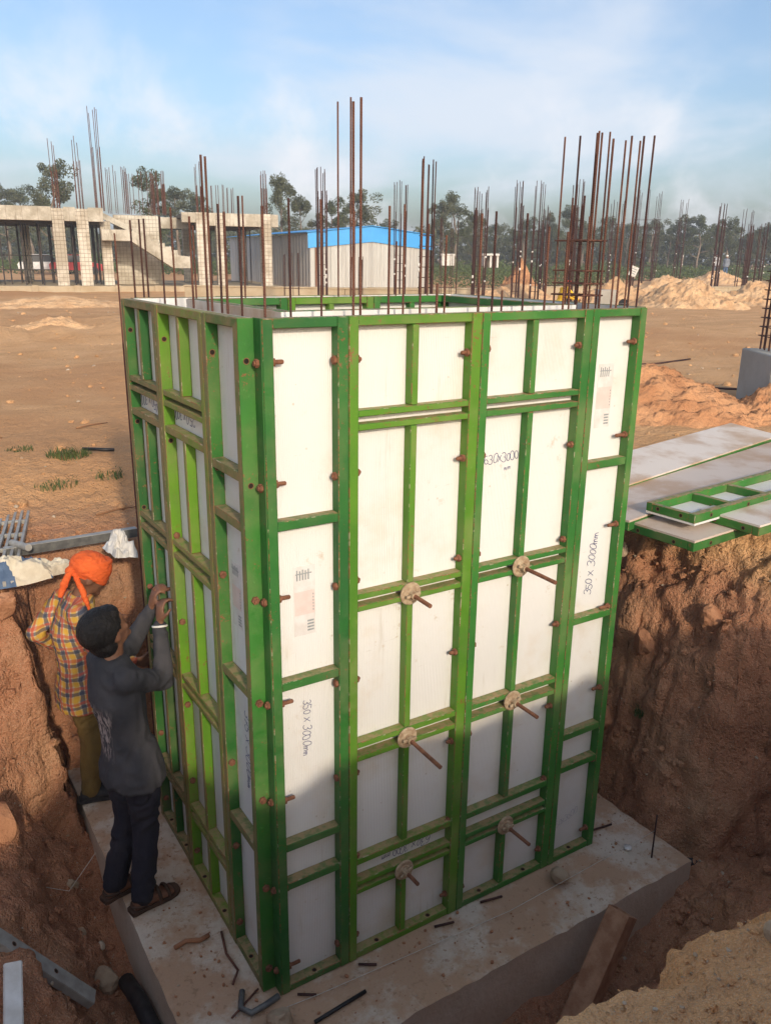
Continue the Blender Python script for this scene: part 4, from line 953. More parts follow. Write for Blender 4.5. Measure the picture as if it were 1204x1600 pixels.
# stair: landing, flight with soffit, toe block
fb('stair_landing', 4.30, 5.55, -.25, 1.6, 3.78, 4.24, 'beam')
fl = MB(); pr = [(5.552,4.22),(5.552,3.76),(7.25,2.66),(8.05,2.66),(8.05,3.15),(7.55,3.2)]
fl.add([(x,yy,z-G0) for yy in (-.25,1.2) for x,z in pr], [tuple(range(6)), tuple(range(11,5,-1))] + [(i,(i+1)%6,6+(i+1)%6,6+i) for i in range(6)])
fl.build('stair_flight', M['beam'], fr)
for k in range(7): fb('stair_tread', 5.60+.27*k, 5.86+.27*k, -.18, 1.15, 4.0-.14*k, 4.30-.145*k, 'beam', .006)
up_f = MB(); pr = [(4.45,5.0),(4.45,4.72),(5.5,4.25),(5.5,4.5)]
up_f.add([(x,yy,z-G0) for yy in (1.62,2.19) for x,z in pr], [tuple(range(4)), tuple(range(7,3,-1))] + [(i,(i+1)%4,4+(i+1)%4,4+i) for i in range(4)]); up_f.build('stair_flight', M['beam'], fr)
prm = MB().tube([(0,0,0),(0,0,2.63)], .030, 6).mesh('prop', M['prop']); rnd = random.Random(11)
for k in range(46):
    x = rnd.choice((rnd.uniform(-8,2.2), rnd.uniform(2.9,3.3), rnd.uniform(3.9,4.3), rnd.uniform(8.9,12), rnd.uniform(-1.5,2.2)))
    link('prop', prm, fr, (x, rnd.uniform(.9,6), 1.872-G0), (0,0,0))
fb('bracing', -8, 2.3, 3.3, 3.34, 3.1, 3.14, 'prop', .004); fb('bracing', -8, 2.3, 1.7, 1.74, 2.5, 2.54, 'prop', .004)
def roof_cage(s, ztop, w, nb, lb, zd=None, off=.25, ties=(0,0)):
    e = Vector((.9732,-.2298,0)); p = Vector((4.26,36.73,0)) + e*s + Vector((.2298,.9732,0))*off
    cage('rusty bars rising from the concrete frame, ' + lb, p.x, p.y, w, w*.7, 5.0, ztop, nb, .014, ties or (0,0), 'rebar', .12, 'bars rising from the concrete frame', False, zd)
for a in ((2.62,7.8,.2,3,'over the first clad column',6.6),(3.55,8.0,.24,3,'over the second clad column',7.0),(4.35,9.15,.3,5,'the tallest bundle',7.6),(5.2,7.1,.8,9,'left bundle over the stair wall',None,2.4),(6.2,6.9,1.2,12,'wide bundle over the stair wall',None,2.4),(7.0,7.0,.5,9,'dense bundle right of the stair wall',6.4,2.4),(8.6,7.2,.25,5,'over the column right of the stair',6.2),(9.4,6.3,.5,6,'short bundle beyond the stair',None),(10.4,6.4,.28,5,'short bundle over the right bay',None,3.0),(11.5,6.95,.22,6,'over the right end column',6.2),(-.3,6.2,.3,4,'at the left edge of the picture',None)):
    roof_cage(*a)
def car(label, loc, rz, paint):
    t = thing('parked_car', label, 'car', loc, (0,0,rz)); m = simple('car_paint_'+label.split()[1], paint, None, 3, .3, 0, 60, .5)
    b = MB(); pr = [(-2.0,.35),(-2.05,.75),(-1.9,.92),(1.0,.95),(1.95,.80),(2.05,.5),(2.0,.3)]
    n = len(pr); b.add([(x,y,z) for y in (-.82,.82) for x,z in pr], [tuple(range(n)), tuple(range(2*n-1,n-1,-1))]+[(i,(i+1)%n,n+(i+1)%n,n+i) for i in range(n)]); b.build('body', m, t)
    c = MB(); pr = [(-1.75,.93),(-1.45,1.45),(.35,1.47),(1.05,.96)]; n = 4
    c.add([(x,y*(1-.12*(z>1.2)),z) for y in (-.76,.76) for x,z in pr], [tuple(range(n)), tuple(range(2*n-1,n-1,-1))]+[(i,(i+1)%n,n+(i+1)%n,n+i) for i in range(n)]); c.build('cabin', M['black'], t)
    MB().box(-1.4,.3,-.68,.68,1.452,1.50,.02).build('roof', m, t)
    for x in (-1.3,1.3):
        for y in (-.80,.80): MB().tube([(x,y-.1,.31),(x,y+.1,.31)], .31, 14).build('wheel', M['black'], t)
p = at(74,428,66); car('small white car parked beyond the concrete frame', (p.x,p.y,G0), R(-14), (.75,.75,.74))
p = at(122,428,66); car('small red car parked beyond the concrete frame', (p.x,p.y,G0), R(-14), (.45,.03,.03))

# ---------------------------------------------------------------- blue shed
M['blue'] = simple('blue_sheet', (0.035,0.30,0.70), (0.05,0.35,0.76), .8, .45, 0, 60, .5)
t_ = NT('corrugated_grey'); sx = t_.sepz(); wv = t_.math('SINE', t_.math('MULTIPLY', t_.math('ADD', sx[0], t_.math('MULTIPLY', sx[1], -.62)), 2*math.pi/.22))
M['corr'] = t_.out(t_.mix(t_.ramp(t_.noise(.6,4,.6,t_.mapv((3,3,.3))),.35,.65), (0.60,0.60,0.57), (0.50,0.49,0.46)), .6, t_.bump(wv, .03), .4)
A_ = Vector((17.81,34.26,G0)); B_ = Vector((24.2,33.42,G0)); ang = math.atan2(B_.y-A_.y, B_.x-A_.x); W_ = (B_-A_).length; Lg = 15.0
sh = thing('blue_roofed_shed', 'long grey corrugated shed with bright blue roof and gable band', 'shed', A_, (0,0,ang))
ze, zr = 4.36-G0, 4.70-G0
mb = MB(); 
nbay = 6
for k in range(nbay):
    x0, x1 = W_*k/nbay, W_*(k+1)/nbay; f = lambda x: (ze + (zr-ze)*(1-abs(x-W_/2)/(W_/2)))-.72
    g = MB(); g.add([(x0+.008,0,-.2),(x1-.008,0,-.2),(x1-.008,0,f(x1)),(x0+.008,0,f(x0)),(x0+.008,.05,-.2),(x1-.008,.05,-.2),(x1-.008,.05,f(x1)),(x0+.008,.05,f(x0))], [(0,1,2,3),(4,7,6,5),(0,4,5,1),(1,5,6,2),(2,6,7,3),(3,7,4,0)]); g.build('wall_sheet', M['corr'], sh)
for k in range(10):
    y0, y1 = .06+Lg*k/10, .06+Lg*(k+1)/10; MB().box(0,.05,y0+.01,y1-.01,-.2,ze-.08).build('wall_sheet', M['corr'], sh); MB().box(W_-.05,W_,y0+.01,y1-.01,-.2,ze-.08).build('wall_sheet', M['corr'], sh)
# gable band in overlapping blue sheets, then the roof slopes
for k in range(4):
    d0 = .18*k; g = MB(); o = .03+.008*k
    g.add([(-.12,-o,ze-.02-d0),(W_/2,-o,zr-.02-d0),(W_+.12,-o,ze-.02-d0),(W_+.12,-o-.015,ze-.2-d0),(W_/2,-o-.015,zr-.2-d0),(-.12,-o-.015,ze-.2-d0),
           (-.12,-o+.006,ze-.02-d0),(W_/2,-o+.006,zr-.02-d0),(W_+.12,-o+.006,ze-.02-d0),(W_+.12,-o-.009,ze-.2-d0),(W_/2,-o-.009,zr-.2-d0),(-.12,-o-.009,ze-.2-d0)],
          [(0,1,4,5),(1,2,3,4),(6,11,10,7),(7,10,9,8),(0,6,7,1),(1,7,8,2),(5,4,10,11),(4,3,9,10)]); g.build('gable_sheet', M['blue'], sh)
for s in (0,1):
    x0, x1 = ((-.2,W_/2) if s == 0 else (W_/2,W_+.2)); za_, zb_ = ((ze-.03,zr) if s == 0 else (zr,ze-.03)); g = MB()
    g.add([(x0,-.12,za_),(x1,-.12,zb_),(x1,Lg+.2,zb_),(x0,Lg+.2,za_),(x0,-.12,za_+.03),(x1,-.12,zb_+.03),(x1,Lg+.2,zb_+.03),(x0,Lg+.2,za_+.03)], [(0,3,2,1),(4,5,6,7),(0,1,5,4),(1,2,6,5),(2,3,7,6),(3,0,4,7)]); g.build('roof_sheet', M['blue'], sh)
fbx = MB().box(.25,.33,-.04,-.005,0,2.0,.004).build('door_post', M['rust'], sh)
# small white site structures and far vehicles
def hut(label, u, v, d, w, h_, open_=False):
    p = at(u, v, d); t = thing('white_hut', label, 'hut', (p.x,p.y,p.z), (0,0,-.565))
    MB().box(-w/2,-w/2+.12*w,0,.8,0,h_*.85,.01).build('wall', M['white_paint'], t); MB().box(w/2-.12*w,w/2,0,.8,0,h_*.85,.01).build('wall', M['white_paint'], t)
    MB().box(-w/2+.12*w,w/2-.12*w,.7,.8,0,h_*.85).build('wall', M['white_paint' if not open_ else 'soffit'], t); MB().box(-w/2-.05,w/2+.05,-.05,.85,h_*.85,h_,.01).build('roof', M['white_paint'], t)
    if open_: MB().box(-.06*w,.06*w,.05,.2,0,h_*.85).build('post', M['white_paint'], t)
    else: MB().box(-w/2+.125*w,w/2-.125*w,.02,.08,0,h_*.845).build('door', M['white_paint'], t)
hut('small white hut right of the blue shed', 699, 415, 62, .95, .85)
hut('small open white shelter with a middle post, among far bushes', 766, 418, 62, 1.15, 1.0, True)
# ---------------------------------------------------------------- vegetation
def leaf_mat(name, a, b):
    t = NT(name); oi = t.n('ShaderNodeObjectInfo')
    c = t.mix(t.ramp(t.noise(.55,4,.6),.32,.68), a, b); c = t.mix(t.math('MULTIPLY', oi.outputs['Random'], .35), c, (0.10,0.105,0.05))
    m = t.out(c, .7, None, .25); tr = t.n('ShaderNodeBsdfTranslucent'); t.l(c, tr.inputs[0]); mx = t.n('ShaderNodeMixShader'); mx.inputs[0].default_value = .25
    t.l(t.b.outputs[0], mx.inputs[1]); t.l(tr.outputs[0], mx.inputs[2]); t.l(mx.outputs[0], t.t.nodes['Material Output'].inputs[0]); return m
M['leaf_a'] = leaf_mat('eucalyptus_leaves', (0.15,0.16,0.09), (0.10,0.112,0.058))  # both tree leaf tones are paled, putting distance haze into the colour
M['leaf_b'] = leaf_mat('dull_green_leaves', (0.12,0.14,0.07), (0.08,0.10,0.045))
M['bush'] = leaf_mat('bush_leaves', (0.12,0.17,0.055), (0.08,0.12,0.04))
M['bark'] = simple('pale_bark', (0.26,0.21,0.16), (0.17,0.13,0.10), 3, .9, 0)
def leaves(mb, c, r, n, size, rnd, sq=.75):
    for _ in range(n):
        while True:
            p = Vector((rnd.uniform(-1,1),rnd.uniform(-1,1),rnd.uniform(-1,1)))
            if p.length < 1 and rnd.random() < .25+.75*p.length: break
        p = Vector((p.x*r,p.y*r,p.z*r*sq)) + c
        a = Vector((rnd.gauss(0,1),rnd.gauss(0,1),rnd.gauss(0,.7)-.4)).normalized(); b = a.orthogonal().normalized(); b = (b*math.cos(rnd.uniform(0,3)) + a.cross(b)*math.sin(rnd.uniform(0,3))).normalized()
        s = size*rnd.uniform(.6,1.3); mb.add([p-a*s-b*s*.05, p-b*s*.36, p+a*s, p+b*s*.36], [(0,1,2,3)])
def tree_meshes(seed, leafm):
    """unit tree about 10 m tall"""
    rnd = random.Random(seed); tr = MB(); lf = MB(); top = Vector((rnd.uniform(-.5,.5),rnd.uniform(-.5,.5),9.2))
    pts = [Vector((0,0,-.3)), Vector((rnd.uniform(-.25,.25),rnd.uniform(-.25,.25),2.6)), Vector((rnd.uniform(-.5,.5),rnd.uniform(-.5,.5),5.4)), top*.82+Vector((rnd.uniform(-.3,.3),0,0)), top]
    tr.tube(pts, [.24,.19,.14,.07,.02], 7)
    nb = rnd.randint(9,13)
    for k in range(nb):
        f = .30+.68*k/nb; zi = f*9.0; j = min(3,int(f*4)); base = pts[j].lerp(pts[j+1], f*4-j)
        a = k*2.4+rnd.uniform(-.5,.5); L = (2.3*(1-f)**.55+.7)*rnd.uniform(.65,1.25); end = base + Vector((math.cos(a)*L, math.sin(a)*L, L*rnd.uniform(.35,.9)))
        mid = base.lerp(end,.5)+Vector((0,0,-.1*L)); tr.tube([base,mid,end], [.075*(1.1-f)+.02,.045*(1.1-f)+.012,.01], 5)
        for q in range(rnd.randint(3,5)):
            c = base.lerp(end, rnd.uniform(.45,1.08)) + Vector((rnd.gauss(0,.32),rnd.gauss(0,.32),rnd.gauss(0,.3))); leaves(lf, c, rnd.uniform(.42,.85), rnd.randint(90,140), .15, rnd)
    for q in range(4): leaves(lf, top+Vector((rnd.gauss(0,.35),rnd.gauss(0,.35),rnd.uniform(-.9,.5))), rnd.uniform(.4,.7), 110, .14, rnd, 1.1)
    return tr.mesh('trunk', M['bark'], True), lf.mesh('crown', M[leafm])
TM = [tree_meshes(s, 'leaf_a' if s % 2 else 'leaf_b') for s in range(1,8)]
def tree(label, u, vt, d, k, rot=0.0, wid=1.0):
    p = at(u, 430, d); h_ = (at(u, vt, d).z-G0)/9.6; t = thing('tree', label, 'tree', (p.x,p.y,G0), (0,0,rot), 'trees along the far edge of the site')
    wmin = max(h_, .55)*wid; t.scale = (wmin, wmin, h_)
    link('trunk', TM[k%7][0], t); link('crown', TM[k%7][1], t)
TL = [(18,294,78,0,'low tree at the left edge behind the concrete frame',1.2),(52,300,84,1,'small tree left of the round crowned one',1.2),(92,266,58,2,'dense round crowned tree above the concrete frame',.9),(246,276,58,3,'tree rising behind the stair wall bars',.8),(283,298,74,4,'small tree right of the stair bars',1.1),(318,312,76,5,'low tree behind the right bay of the frame',1.1),
 (443,282,62,6,'slim tall tree right of the concrete frame',.62),(472,312,66,0,'tree just left of the dense rebar cage',.8),(522,318,66,1,'tree behind the left roof of the blue shed',.85),(553,308,68,2,'bushy tree behind the ridge of the blue shed',1.1),(612,348,90,3,'low tree peeping over the right roof slope',1.2),
 (690,318,74,4,'tree at the right corner of the blue shed',.8),(708,309,76,5,'tall open tree right of the blue shed',.9),(738,338,84,6,'tree behind the thick rebar cage',.9),(772,352,96,0,'low tree left of the matching cages',1.2),(815,346,92,1,'tree between the matching cages',1.1),(850,340,92,2,'tree right of the matching cages',1.0),(886,328,88,3,'tall tree left of the tied corner bars',.9),(905,350,98,4,'tree behind the tied corner bars',1.1),
 (948,344,90,5,'tree right of the tied corner bars',1.0),(975,352,100,6,'tree seen left through the six corner bars',1.1),(1012,346,94,0,'tree seen right through the six corner bars',1.0),(1040,352,96,1,'tree just right of the six corner bars',1.0),(1062,343,92,2,'broad tree left of the two far workers',1.1),(1086,342,90,3,'tall tree directly left of the two far workers',.95),(1108,352,100,4,'tree behind the two far workers',1.0),(1132,345,92,5,'tree right of the two far workers',.95),(1160,366,104,6,'low tree before the right edge',1.2),(1186,352,96,0,'tree near the right edge of the picture',1.0),(1206,346,94,1,'tree cut by the right edge of the picture',1.0)]
for i, (u, vt, d, k, lb, wd) in enumerate(TL): tree(lb, u, vt, d, k, i*1.7, wd)
# far wood and undergrowth, each one mass
def mass(name, label, mat, n, u0, u1, dmin, dmax, hfun, size, seed):
    rnd = random.Random(seed); mb = MB()
    for _ in range(n):
        u = rnd.uniform(u0,u1); d = rnd.uniform(dmin,dmax); p = at(u,430,d); hm = hfun(u,rnd); c = Vector((p.x,p.y,G0+hm*rnd.random()**.8))
        leaves(mb, c, rnd.uniform(.5,1.0), 14, size, rnd)
    tag(link(name, mb.mesh(name, M[mat])), label, kind='stuff')
hw = lambda u, r: 4.9+1.5*mnoise.noise(Vector((u*.02,1,3)))+1.0*mnoise.noise(Vector((u*.07,5,1)))
mass('distant_wood', 'far line of woodland closing the site', 'leaf_a', 5200, -60, 1270, 104, 122, hw, .30, 1)
hb = lambda u, r: max(.3, .9+.8*mnoise.noise(Vector((u*.03,2,8)))) 
mass('undergrowth', 'green scrub growing along the edge of the cleared ground', 'bush', 2300, -60, 1270, 66, 100, hb, .17, 2)
hs = lambda u, r: max(.15, .45+.4*mnoise.noise(Vector((u*.05,4,2))))
mass('scrub', 'low weeds before the blue shed and huts', 'bush', 420, 640, 960, 44, 62, hs, .10, 3)
# ---------------------------------------------------------------- people
def remeshed(mb, name, mat, parent, voxel=.011, it=6, wrinkle=0.0, seed=0, wscale=(16,16,7)):
    me = mb.mesh(name, mat); o = bpy.data.objects.new('tmp', me); col.objects.link(o)
    r = o.modifiers.new('r', 'REMESH'); r.mode = 'VOXEL'; r.voxel_size = voxel; r.use_smooth_shade = True
    s = o.modifiers.new('s', 'SMOOTH'); s.iterations = it; s.factor = .5
    dg = bpy.context.evaluated_depsgraph_get(); out = bpy.data.meshes.new_from_object(o.evaluated_get(dg)); out.name = name
    bpy.data.objects.remove(o); out.materials.clear(); out.materials.append(mat)
    if wrinkle:
        n = len(out.vertices); co = np.empty(n*3); no = np.empty(n*3); out.vertices.foreach_get('co', co); out.vertices.foreach_get('normal', no); co = co.reshape(-1,3); no = no.reshape(-1,3)
        w = np.array([mnoise.noise(Vector((p[0]*wscale[0]+seed, p[1]*wscale[1], p[2]*wscale[2] + 2.5*mnoise.noise(Vector((p[0]*6,p[1]*6,p[2]*5+seed)))))) for p in co])
        w = (1-np.abs(w)*2.0)
        co = co + no*(w*wrinkle)[:,None]; out.vertices.foreach_set('co', co.ravel()); out.update()
    out.polygons.foreach_set('use_smooth', [True]*len(out.polygons))
    return link(name, out, parent)
def skin_mat(name, a, b): return simple(name, a, b, 12, .55, .0015, 140, .4)
M['skin'] = skin_mat('brown_skin', (0.20,0.095,0.055), (0.15,0.068,0.040))
M['hair'] = simple('black_hair', (0.006,0.005,0.005), (0.014,0.011,0.010), 40, .55, .006, 160, .4)
M['orange'] = simple('orange_cloth', (0.72,0.13,0.030), (0.60,0.095,0.022), 14, .85, .006, 45)
M['olive'] = simple('olive_cloth', (0.20,0.135,0.045), (0.15,0.10,0.032), 9, .9, .005, 60)
M['navy'] = simple('dark_navy_cloth', (0.016,0.017,0.030), (0.028,0.026,0.036), 7, .9, .005, 60)
M['sandal'] = simple('brown_sandal', (0.085,0.045,0.028), (0.05,0.03,0.02), 20, .7, .003, 60)
M['shoe'] = simple('dark_shoe', (0.03,0.03,0.033), (0.055,0.05,0.05), 20, .7, .003, 60)
M['yellow'] = simple('yellow_cloth', (0.75,0.45,0.03), (0.62,0.36,0.02), 10, .85, .004, 50)
M['red'] = simple('red_cloth', (0.50,0.05,0.03), (0.4,0.04,0.03), 10, .85, .004, 50)
M['pale'] = simple('pale_cloth', (0.62,0.62,0.62), (0.5,0.5,0.52), 10, .85, .004, 50)
M['denim'] = simple('blue_denim', (0.10,0.17,0.30), (0.08,0.13,0.24), 10, .85, .004, 50)
M['slate'] = simple('slate_cloth', (0.22,0.25,0.30), (0.18,0.20,0.25), 10, .85, .004, 50)
def plaid():
    t = NT('plaid_cloth'); s = t.sepz(t.mapv((1,1,1),(0.0,0.12,0)))
    u = t.math('ADD', t.math('MULTIPLY', s[0], .75), t.math('MULTIPLY', s[1], -.72)); wob = t.math('MULTIPLY', t.noise(7,3), .05)
    u = t.math('ADD', u, wob); z = t.math('ADD', s[2], wob)
    fu = t.math('FRACT', t.math('MULTIPLY', u, 1/.082)); fz = t.math('FRACT', t.math('MULTIPLY', z, 1/.082))
    def band(f, a, b): return t.math('MULTIPLY', t.ramp(f,a-.03,a,0,1), t.ramp(f,b,b+.03,1,0))
    c = t.mix(0.0, (0.50,0.42,0.30), (0.5,0.4,0.3))
    c = t.mix(t.math('MULTIPLY', band(fu,.05,.34), .75), c, (0.58,0.33,0.03)); c = t.mix(t.math('MULTIPLY', band(fz,.05,.32), .65), c, (0.62,0.36,0.03))
    c = t.mix(t.math('MULTIPLY', band(fu,.44,.66), .75), c, (0.035,0.05,0.10)); c = t.mix(t.math('MULTIPLY', band(fz,.42,.62), .70), c, (0.035,0.05,0.09))
    c = t.mix(t.math('MULTIPLY', band(fu,.76,.90), .70), c, (0.50,0.07,0.035)); c = t.mix(t.math('MULTIPLY', band(fz,.74,.92), .60), c, (0.48,0.07,0.035))
    return t.out(c, .9, t.bump(t.noise(60,4), .003), .2)
M['plaid'] = plaid()
def charcoal():
    t = NT('charcoal_shirt'); s = t.sepz()
    c = t.mix(t.ramp(t.noise(6,4),.35,.65), (0.042,0.043,0.050), (0.062,0.060,0.066))
    # faded streaky print down the back seam
    mask = t.math('MULTIPLY', t.math('MULTIPLY', t.ramp(s[2],.86,.95), t.ramp(s[2],1.10,1.20,1,0)), t.ramp(s[0],-.47,-.445,1,0))
    st = t.ramp(t.noise(1.0,5,.65,t.mapv((70,70,14))),.47,.56)
    c = t.mix(t.math('MULTIPLY', t.math('MULTIPLY', mask, st), .8), c, (0.45,0.38,0.36))
    return t.out(c, .92, t.bump(t.noise(70,4), .003), .2)
M['charcoal'] = charcoal()
Vv = Vector
def fingers(mb, palm, d, side, nrm, s=1.0, curl=.7, thumb=1):
    """palm: base of the palm, d: along the hand, side: towards the thumb, nrm: the way the fingers close"""
    d, side, nrm = Vv(d).normalized(), Vv(side), Vv(nrm); side = (side - d*side.dot(d)).normalized(); nrm = d.cross(side)*(1 if d.cross(side).dot(nrm) > 0 else -1)
    p = Vv(palm); mb.loft([(p-d*.01*s, side*.026*s, nrm*.017*s), (p+d*.03*s, side*.038*s, nrm*.016*s), (p+d*.075*s, side*.042*s, nrm*.013*s), (p+d*.09*s, side*.038*s, nrm*.010*s)])
    for k, (o, L) in enumerate(((.030,.072),(.010,.080),(-.010,.075),(-.029,.060))):
        a = p + d*.083*s + side*o*s; ang = curl*(1+.08*k); b = a + (d*math.cos(ang*.6)+nrm*math.sin(ang*.6))*L*.45*s; c = b + (d*math.cos(ang*1.6)+nrm*math.sin(ang*1.6))*L*.33*s; e = c + (d*math.cos(ang*2.3)+nrm*math.sin(ang*2.3))*L*.26*s
        mb.cap(a,b,.0095*s,.0088*s,8); mb.cap(b,c,.0088*s,.0080*s,8); mb.cap(c,e,.0080*s,.0070*s,8)
    a = p + d*.028*s + side*.032*s; b = a + (d*.6+side*.75+nrm*.25).normalized()*.036*s; c = b + (d*.85+side*.15+nrm*.55).normalized()*.032*s
    mb.cap(a,b,.0125*s,.0108*s,8); mb.cap(b,c,.0105*s,.0085*s,8)
def person(label, J, F, group, cloth_top, cloth_leg, foot, voxel=.011, hem=.10, s=1.0, face=None, sleeve=1.0, curl=.7, hat=None, wr=.004, grip=None, slim=1.0):
    """J: joint dictionary in world space; F: facing direction in plan"""
    base = Vv((J['pel'][0],J['pel'][1],min(J['ra'][2],J['la'][2])-.08*s)); t = thing('person', label, 'person', base, (0,0,0), group)
    J = {k: Vv(v)-base for k, v in J.items()}
    F = Vv((F[0],F[1],0)).normalized(); lat = Vv((F.y,-F.x,0)); U = Vv((0,0,1)); face = Vv(face or (F.x,F.y,-.1)).normalized()
    ff = face; fl = ff.cross(U).normalized() if abs(ff.z) < .95 else lat; fu = fl.cross(ff).normalized()
    hd = J['head']
    def torso(mb, k):
        sp = J['pel']; ch = J['chest']; nk = J['neck']; mid = sp.lerp(ch,.5); sh = ch.lerp(nk,.62)
        mb.loft([(sp-U*.10*s, lat*.150*s*k*slim, F*.105*s*k*slim),(sp, lat*.160*s*k*slim, F*.118*s*k*slim),(mid, lat*.142*s*k*slim, F*.105*s*k*slim),(ch, lat*.168*s*k*slim, F*.120*s*k*slim),(sh, lat*.158*s*k*slim, F*.098*s*k*slim),(nk-U*.02*s, lat*.085*s*k, F*.068*s*k),(nk, lat*.055*s*k, F*.056*s*k)])
    def arms(mb, k, upto=1.0):
        for a in 'rl':
            S, E_, W = J[a+'s'], J[a+'e'], J[a+'w']; W2 = E_.lerp(W, upto)
            mb.cap(J['neck']-U*.055*s, S, .046*s*k, .052*s*k); mb.cap(J['chest'].lerp(S,.6), S, .055*s*k, .050*s*k); mb.cap(S, E_, .053*s*k, .044*s*k); mb.cap(E_, W2, .044*s*k, (.044+( .030-.044)*upto)*s*k)
    def legs(mb, k, ank=1.0):
        for a, sg in (('r',1),('l',-1)):
            Hh = J['pel'] + lat*.085*sg*s - U*.06*s; K = J[a+'k']; A = J[a+'a']; A2 = K.lerp(A, ank)
            mb.cap(Hh, K, .084*s*k*slim, .060*s*k*slim); mb.cap(K, K.lerp(A,.35), .060*s*k*slim, .058*s*k*slim); mb.cap(K.lerp(A,.35), A2, .058*s*k*slim, .044*s*k*(1.0 if k < 1 else 1.12))
    b = MB(); torso(b, .93); arms(b, .86); legs(b, .86)
    b.cap(J['neck']-U*.03*s, hd-fu*.05*s, .054*s, .052*s)
    Rm = Matrix((ff, fl, fu)).transposed()
    b.ball(hd+fu*.012*s-ff*.008*s, (.098*s,.078*s,.103*s), Rm, 3); b.ball(hd-fu*.052*s+ff*.024*s, (.062*s,.056*s,.058*s), Rm, 2)
    b.cap(hd+ff*.086*s+fu*.012*s, hd+ff*.108*s-fu*.018*s, .009*s, .014*s, 8); b.ball(hd+ff*.078*s-fu*.056*s, (.018*s,.026*s,.011*s), Rm, 2); b.ball(hd+ff*.072*s-fu*.092*s, (.022*s,.024*s,.016*s), Rm, 2); b.ball(hd+ff*.082*s+fu*.032*s, (.012*s,.048*s,.010*s), Rm, 2)
    for sg in (1,-1):
        b.ball(hd+fl*.079*s*sg-fu*.012*s-ff*.008*s, (.021*s,.010*s,.032*s), Rm, 2); b.ball(hd+ff*.060*s+fl*.042*s*sg-fu*.022*s, (.022*s,.02*s,.02*s), Rm, 2)
    for a, sg in (('r',1),('l',-1)):
        W, E_ = J[a+'w'], J[a+'e']; d = (W-E_).normalized(); hdirs = (grip or {}).get(a)
        if hdirs: fingers(b, W+Vv(hdirs[0]).normalized()*.02*s, hdirs[0], hdirs[1], hdirs[2], s, curl)
        else: fingers(b, W+d*.02*s, d, F*.8+U*.3, -lat*sg, s, curl)
        A, T_ = J[a+'a'], J[a+'t']; fd = (T_-A); fd.z = 0; fd.normalize(); sd_ = fd.cross(U)
        b.loft([(A-fd*.055*s-U*.045*s, sd_*.026*s, U*.028*s),(A-fd*.02*s-U*.03*s, sd_*.036*s, U*.045*s),(A+fd*.05*s-U*.038*s, sd_*.042*s, U*.032*s),(A+fd*.12*s-U*.05*s, sd_*.048*s, U*.020*s),(A+fd*.165*s-U*.054*s, sd_*.040*s, U*.012*s)])
    remeshed(b, 'body', M['skin'], t, voxel*.8, 3)
    c = MB(); torso(c, 1.09); arms(c, 1.10, sleeve)
    sp = J['pel']; c.loft([(sp-U*(hem+.02)*s, lat*.215*s*slim, F*.165*s*slim),(sp-U*.04*s, lat*.208*s*slim, F*.160*s*slim),(sp+U*.1*s, lat*.168*s*slim, F*.122*s*slim)])
    remeshed(c, 'shirt', cloth_top, t, voxel, 9, wr, 1)
    l = MB(); legs(l, 1.20, .97); sp = J['pel']; l.loft([(sp-U*.12*s, lat*.142*s*slim, F*.104*s*slim),(sp+U*.05*s, lat*.14*s*slim, F*.10*s*slim)])
    remeshed(l, 'trousers', cloth_leg, t, voxel, 5, wr*1.2, 5, (13,13,10))
    for a in 'rl':
        A, T_ = J[a+'a'], J[a+'t']; fd = (T_-A); fd.z = 0; fd.normalize(); sd_ = fd.cross(U); z = A.z-.075*s
        so = MB(); out = [(-.075,.030),(-.06,.036),(.0,.036),(.07,.046),(.13,.052),(.17,.046),(.195,.028),(.20,.0)]; pts = [A+fd*x*s+sd_*y*s for x,y in out]+[A+fd*x*s-sd_*y*s for x,y in out[::-1][1:]]
        n = len(pts); so.add([(p.x,p.y,z-.004*s) for p in pts]+[(p.x,p.y,z+.018*s) for p in pts], [tuple(range(n)), tuple(range(2*n-1,n-1,-1))]+[(i,(i+1)%n,n+(i+1)%n,n+i) for i in range(n)])
        sole = so.build('sandal' if foot == 'sandal' else 'shoe', M[foot], t)
        if foot == 'sandal':
            for x, hgt in ((.125,.030),(.075,.052)):
                pts = [A+fd*(x*s)+sd_*(.050*math.cos(q))*s+U*(-.066+(hgt+.020)*math.sin(q))*s for q in [math.pi*i/10 for i in range(11)]]
                MB().tube(pts, .009*s, 6).build('strap', M[foot], sole)
            pts = [A+fd*(-.062*math.sin(q)+.0)*s+sd_*(.042*math.cos(q))*s-U*.035*s for q in [math.pi*i/10 for i in range(11)]]; MB().tube(pts, .007*s, 6).build('strap', M[foot], sole)
        else:
            u = MB(); u.loft([(A-fd*.065*s-U*.045*s, sd_*.030*s, U*.035*s),(A-fd*.02*s-U*.028*s, sd_*.044*s, U*.05*s),(A+fd*.05*s-U*.036*s, sd_*.050*s, U*.042*s),(A+fd*.12*s-U*.05*s, sd_*.054*s, U*.028*s),(A+fd*.175*s-U*.056*s, sd_*.044*s, U*.018*s)]); remeshed(u, 'upper', M[foot], sole, .012, 3)
    return t, J, ff, fl, fu, hd
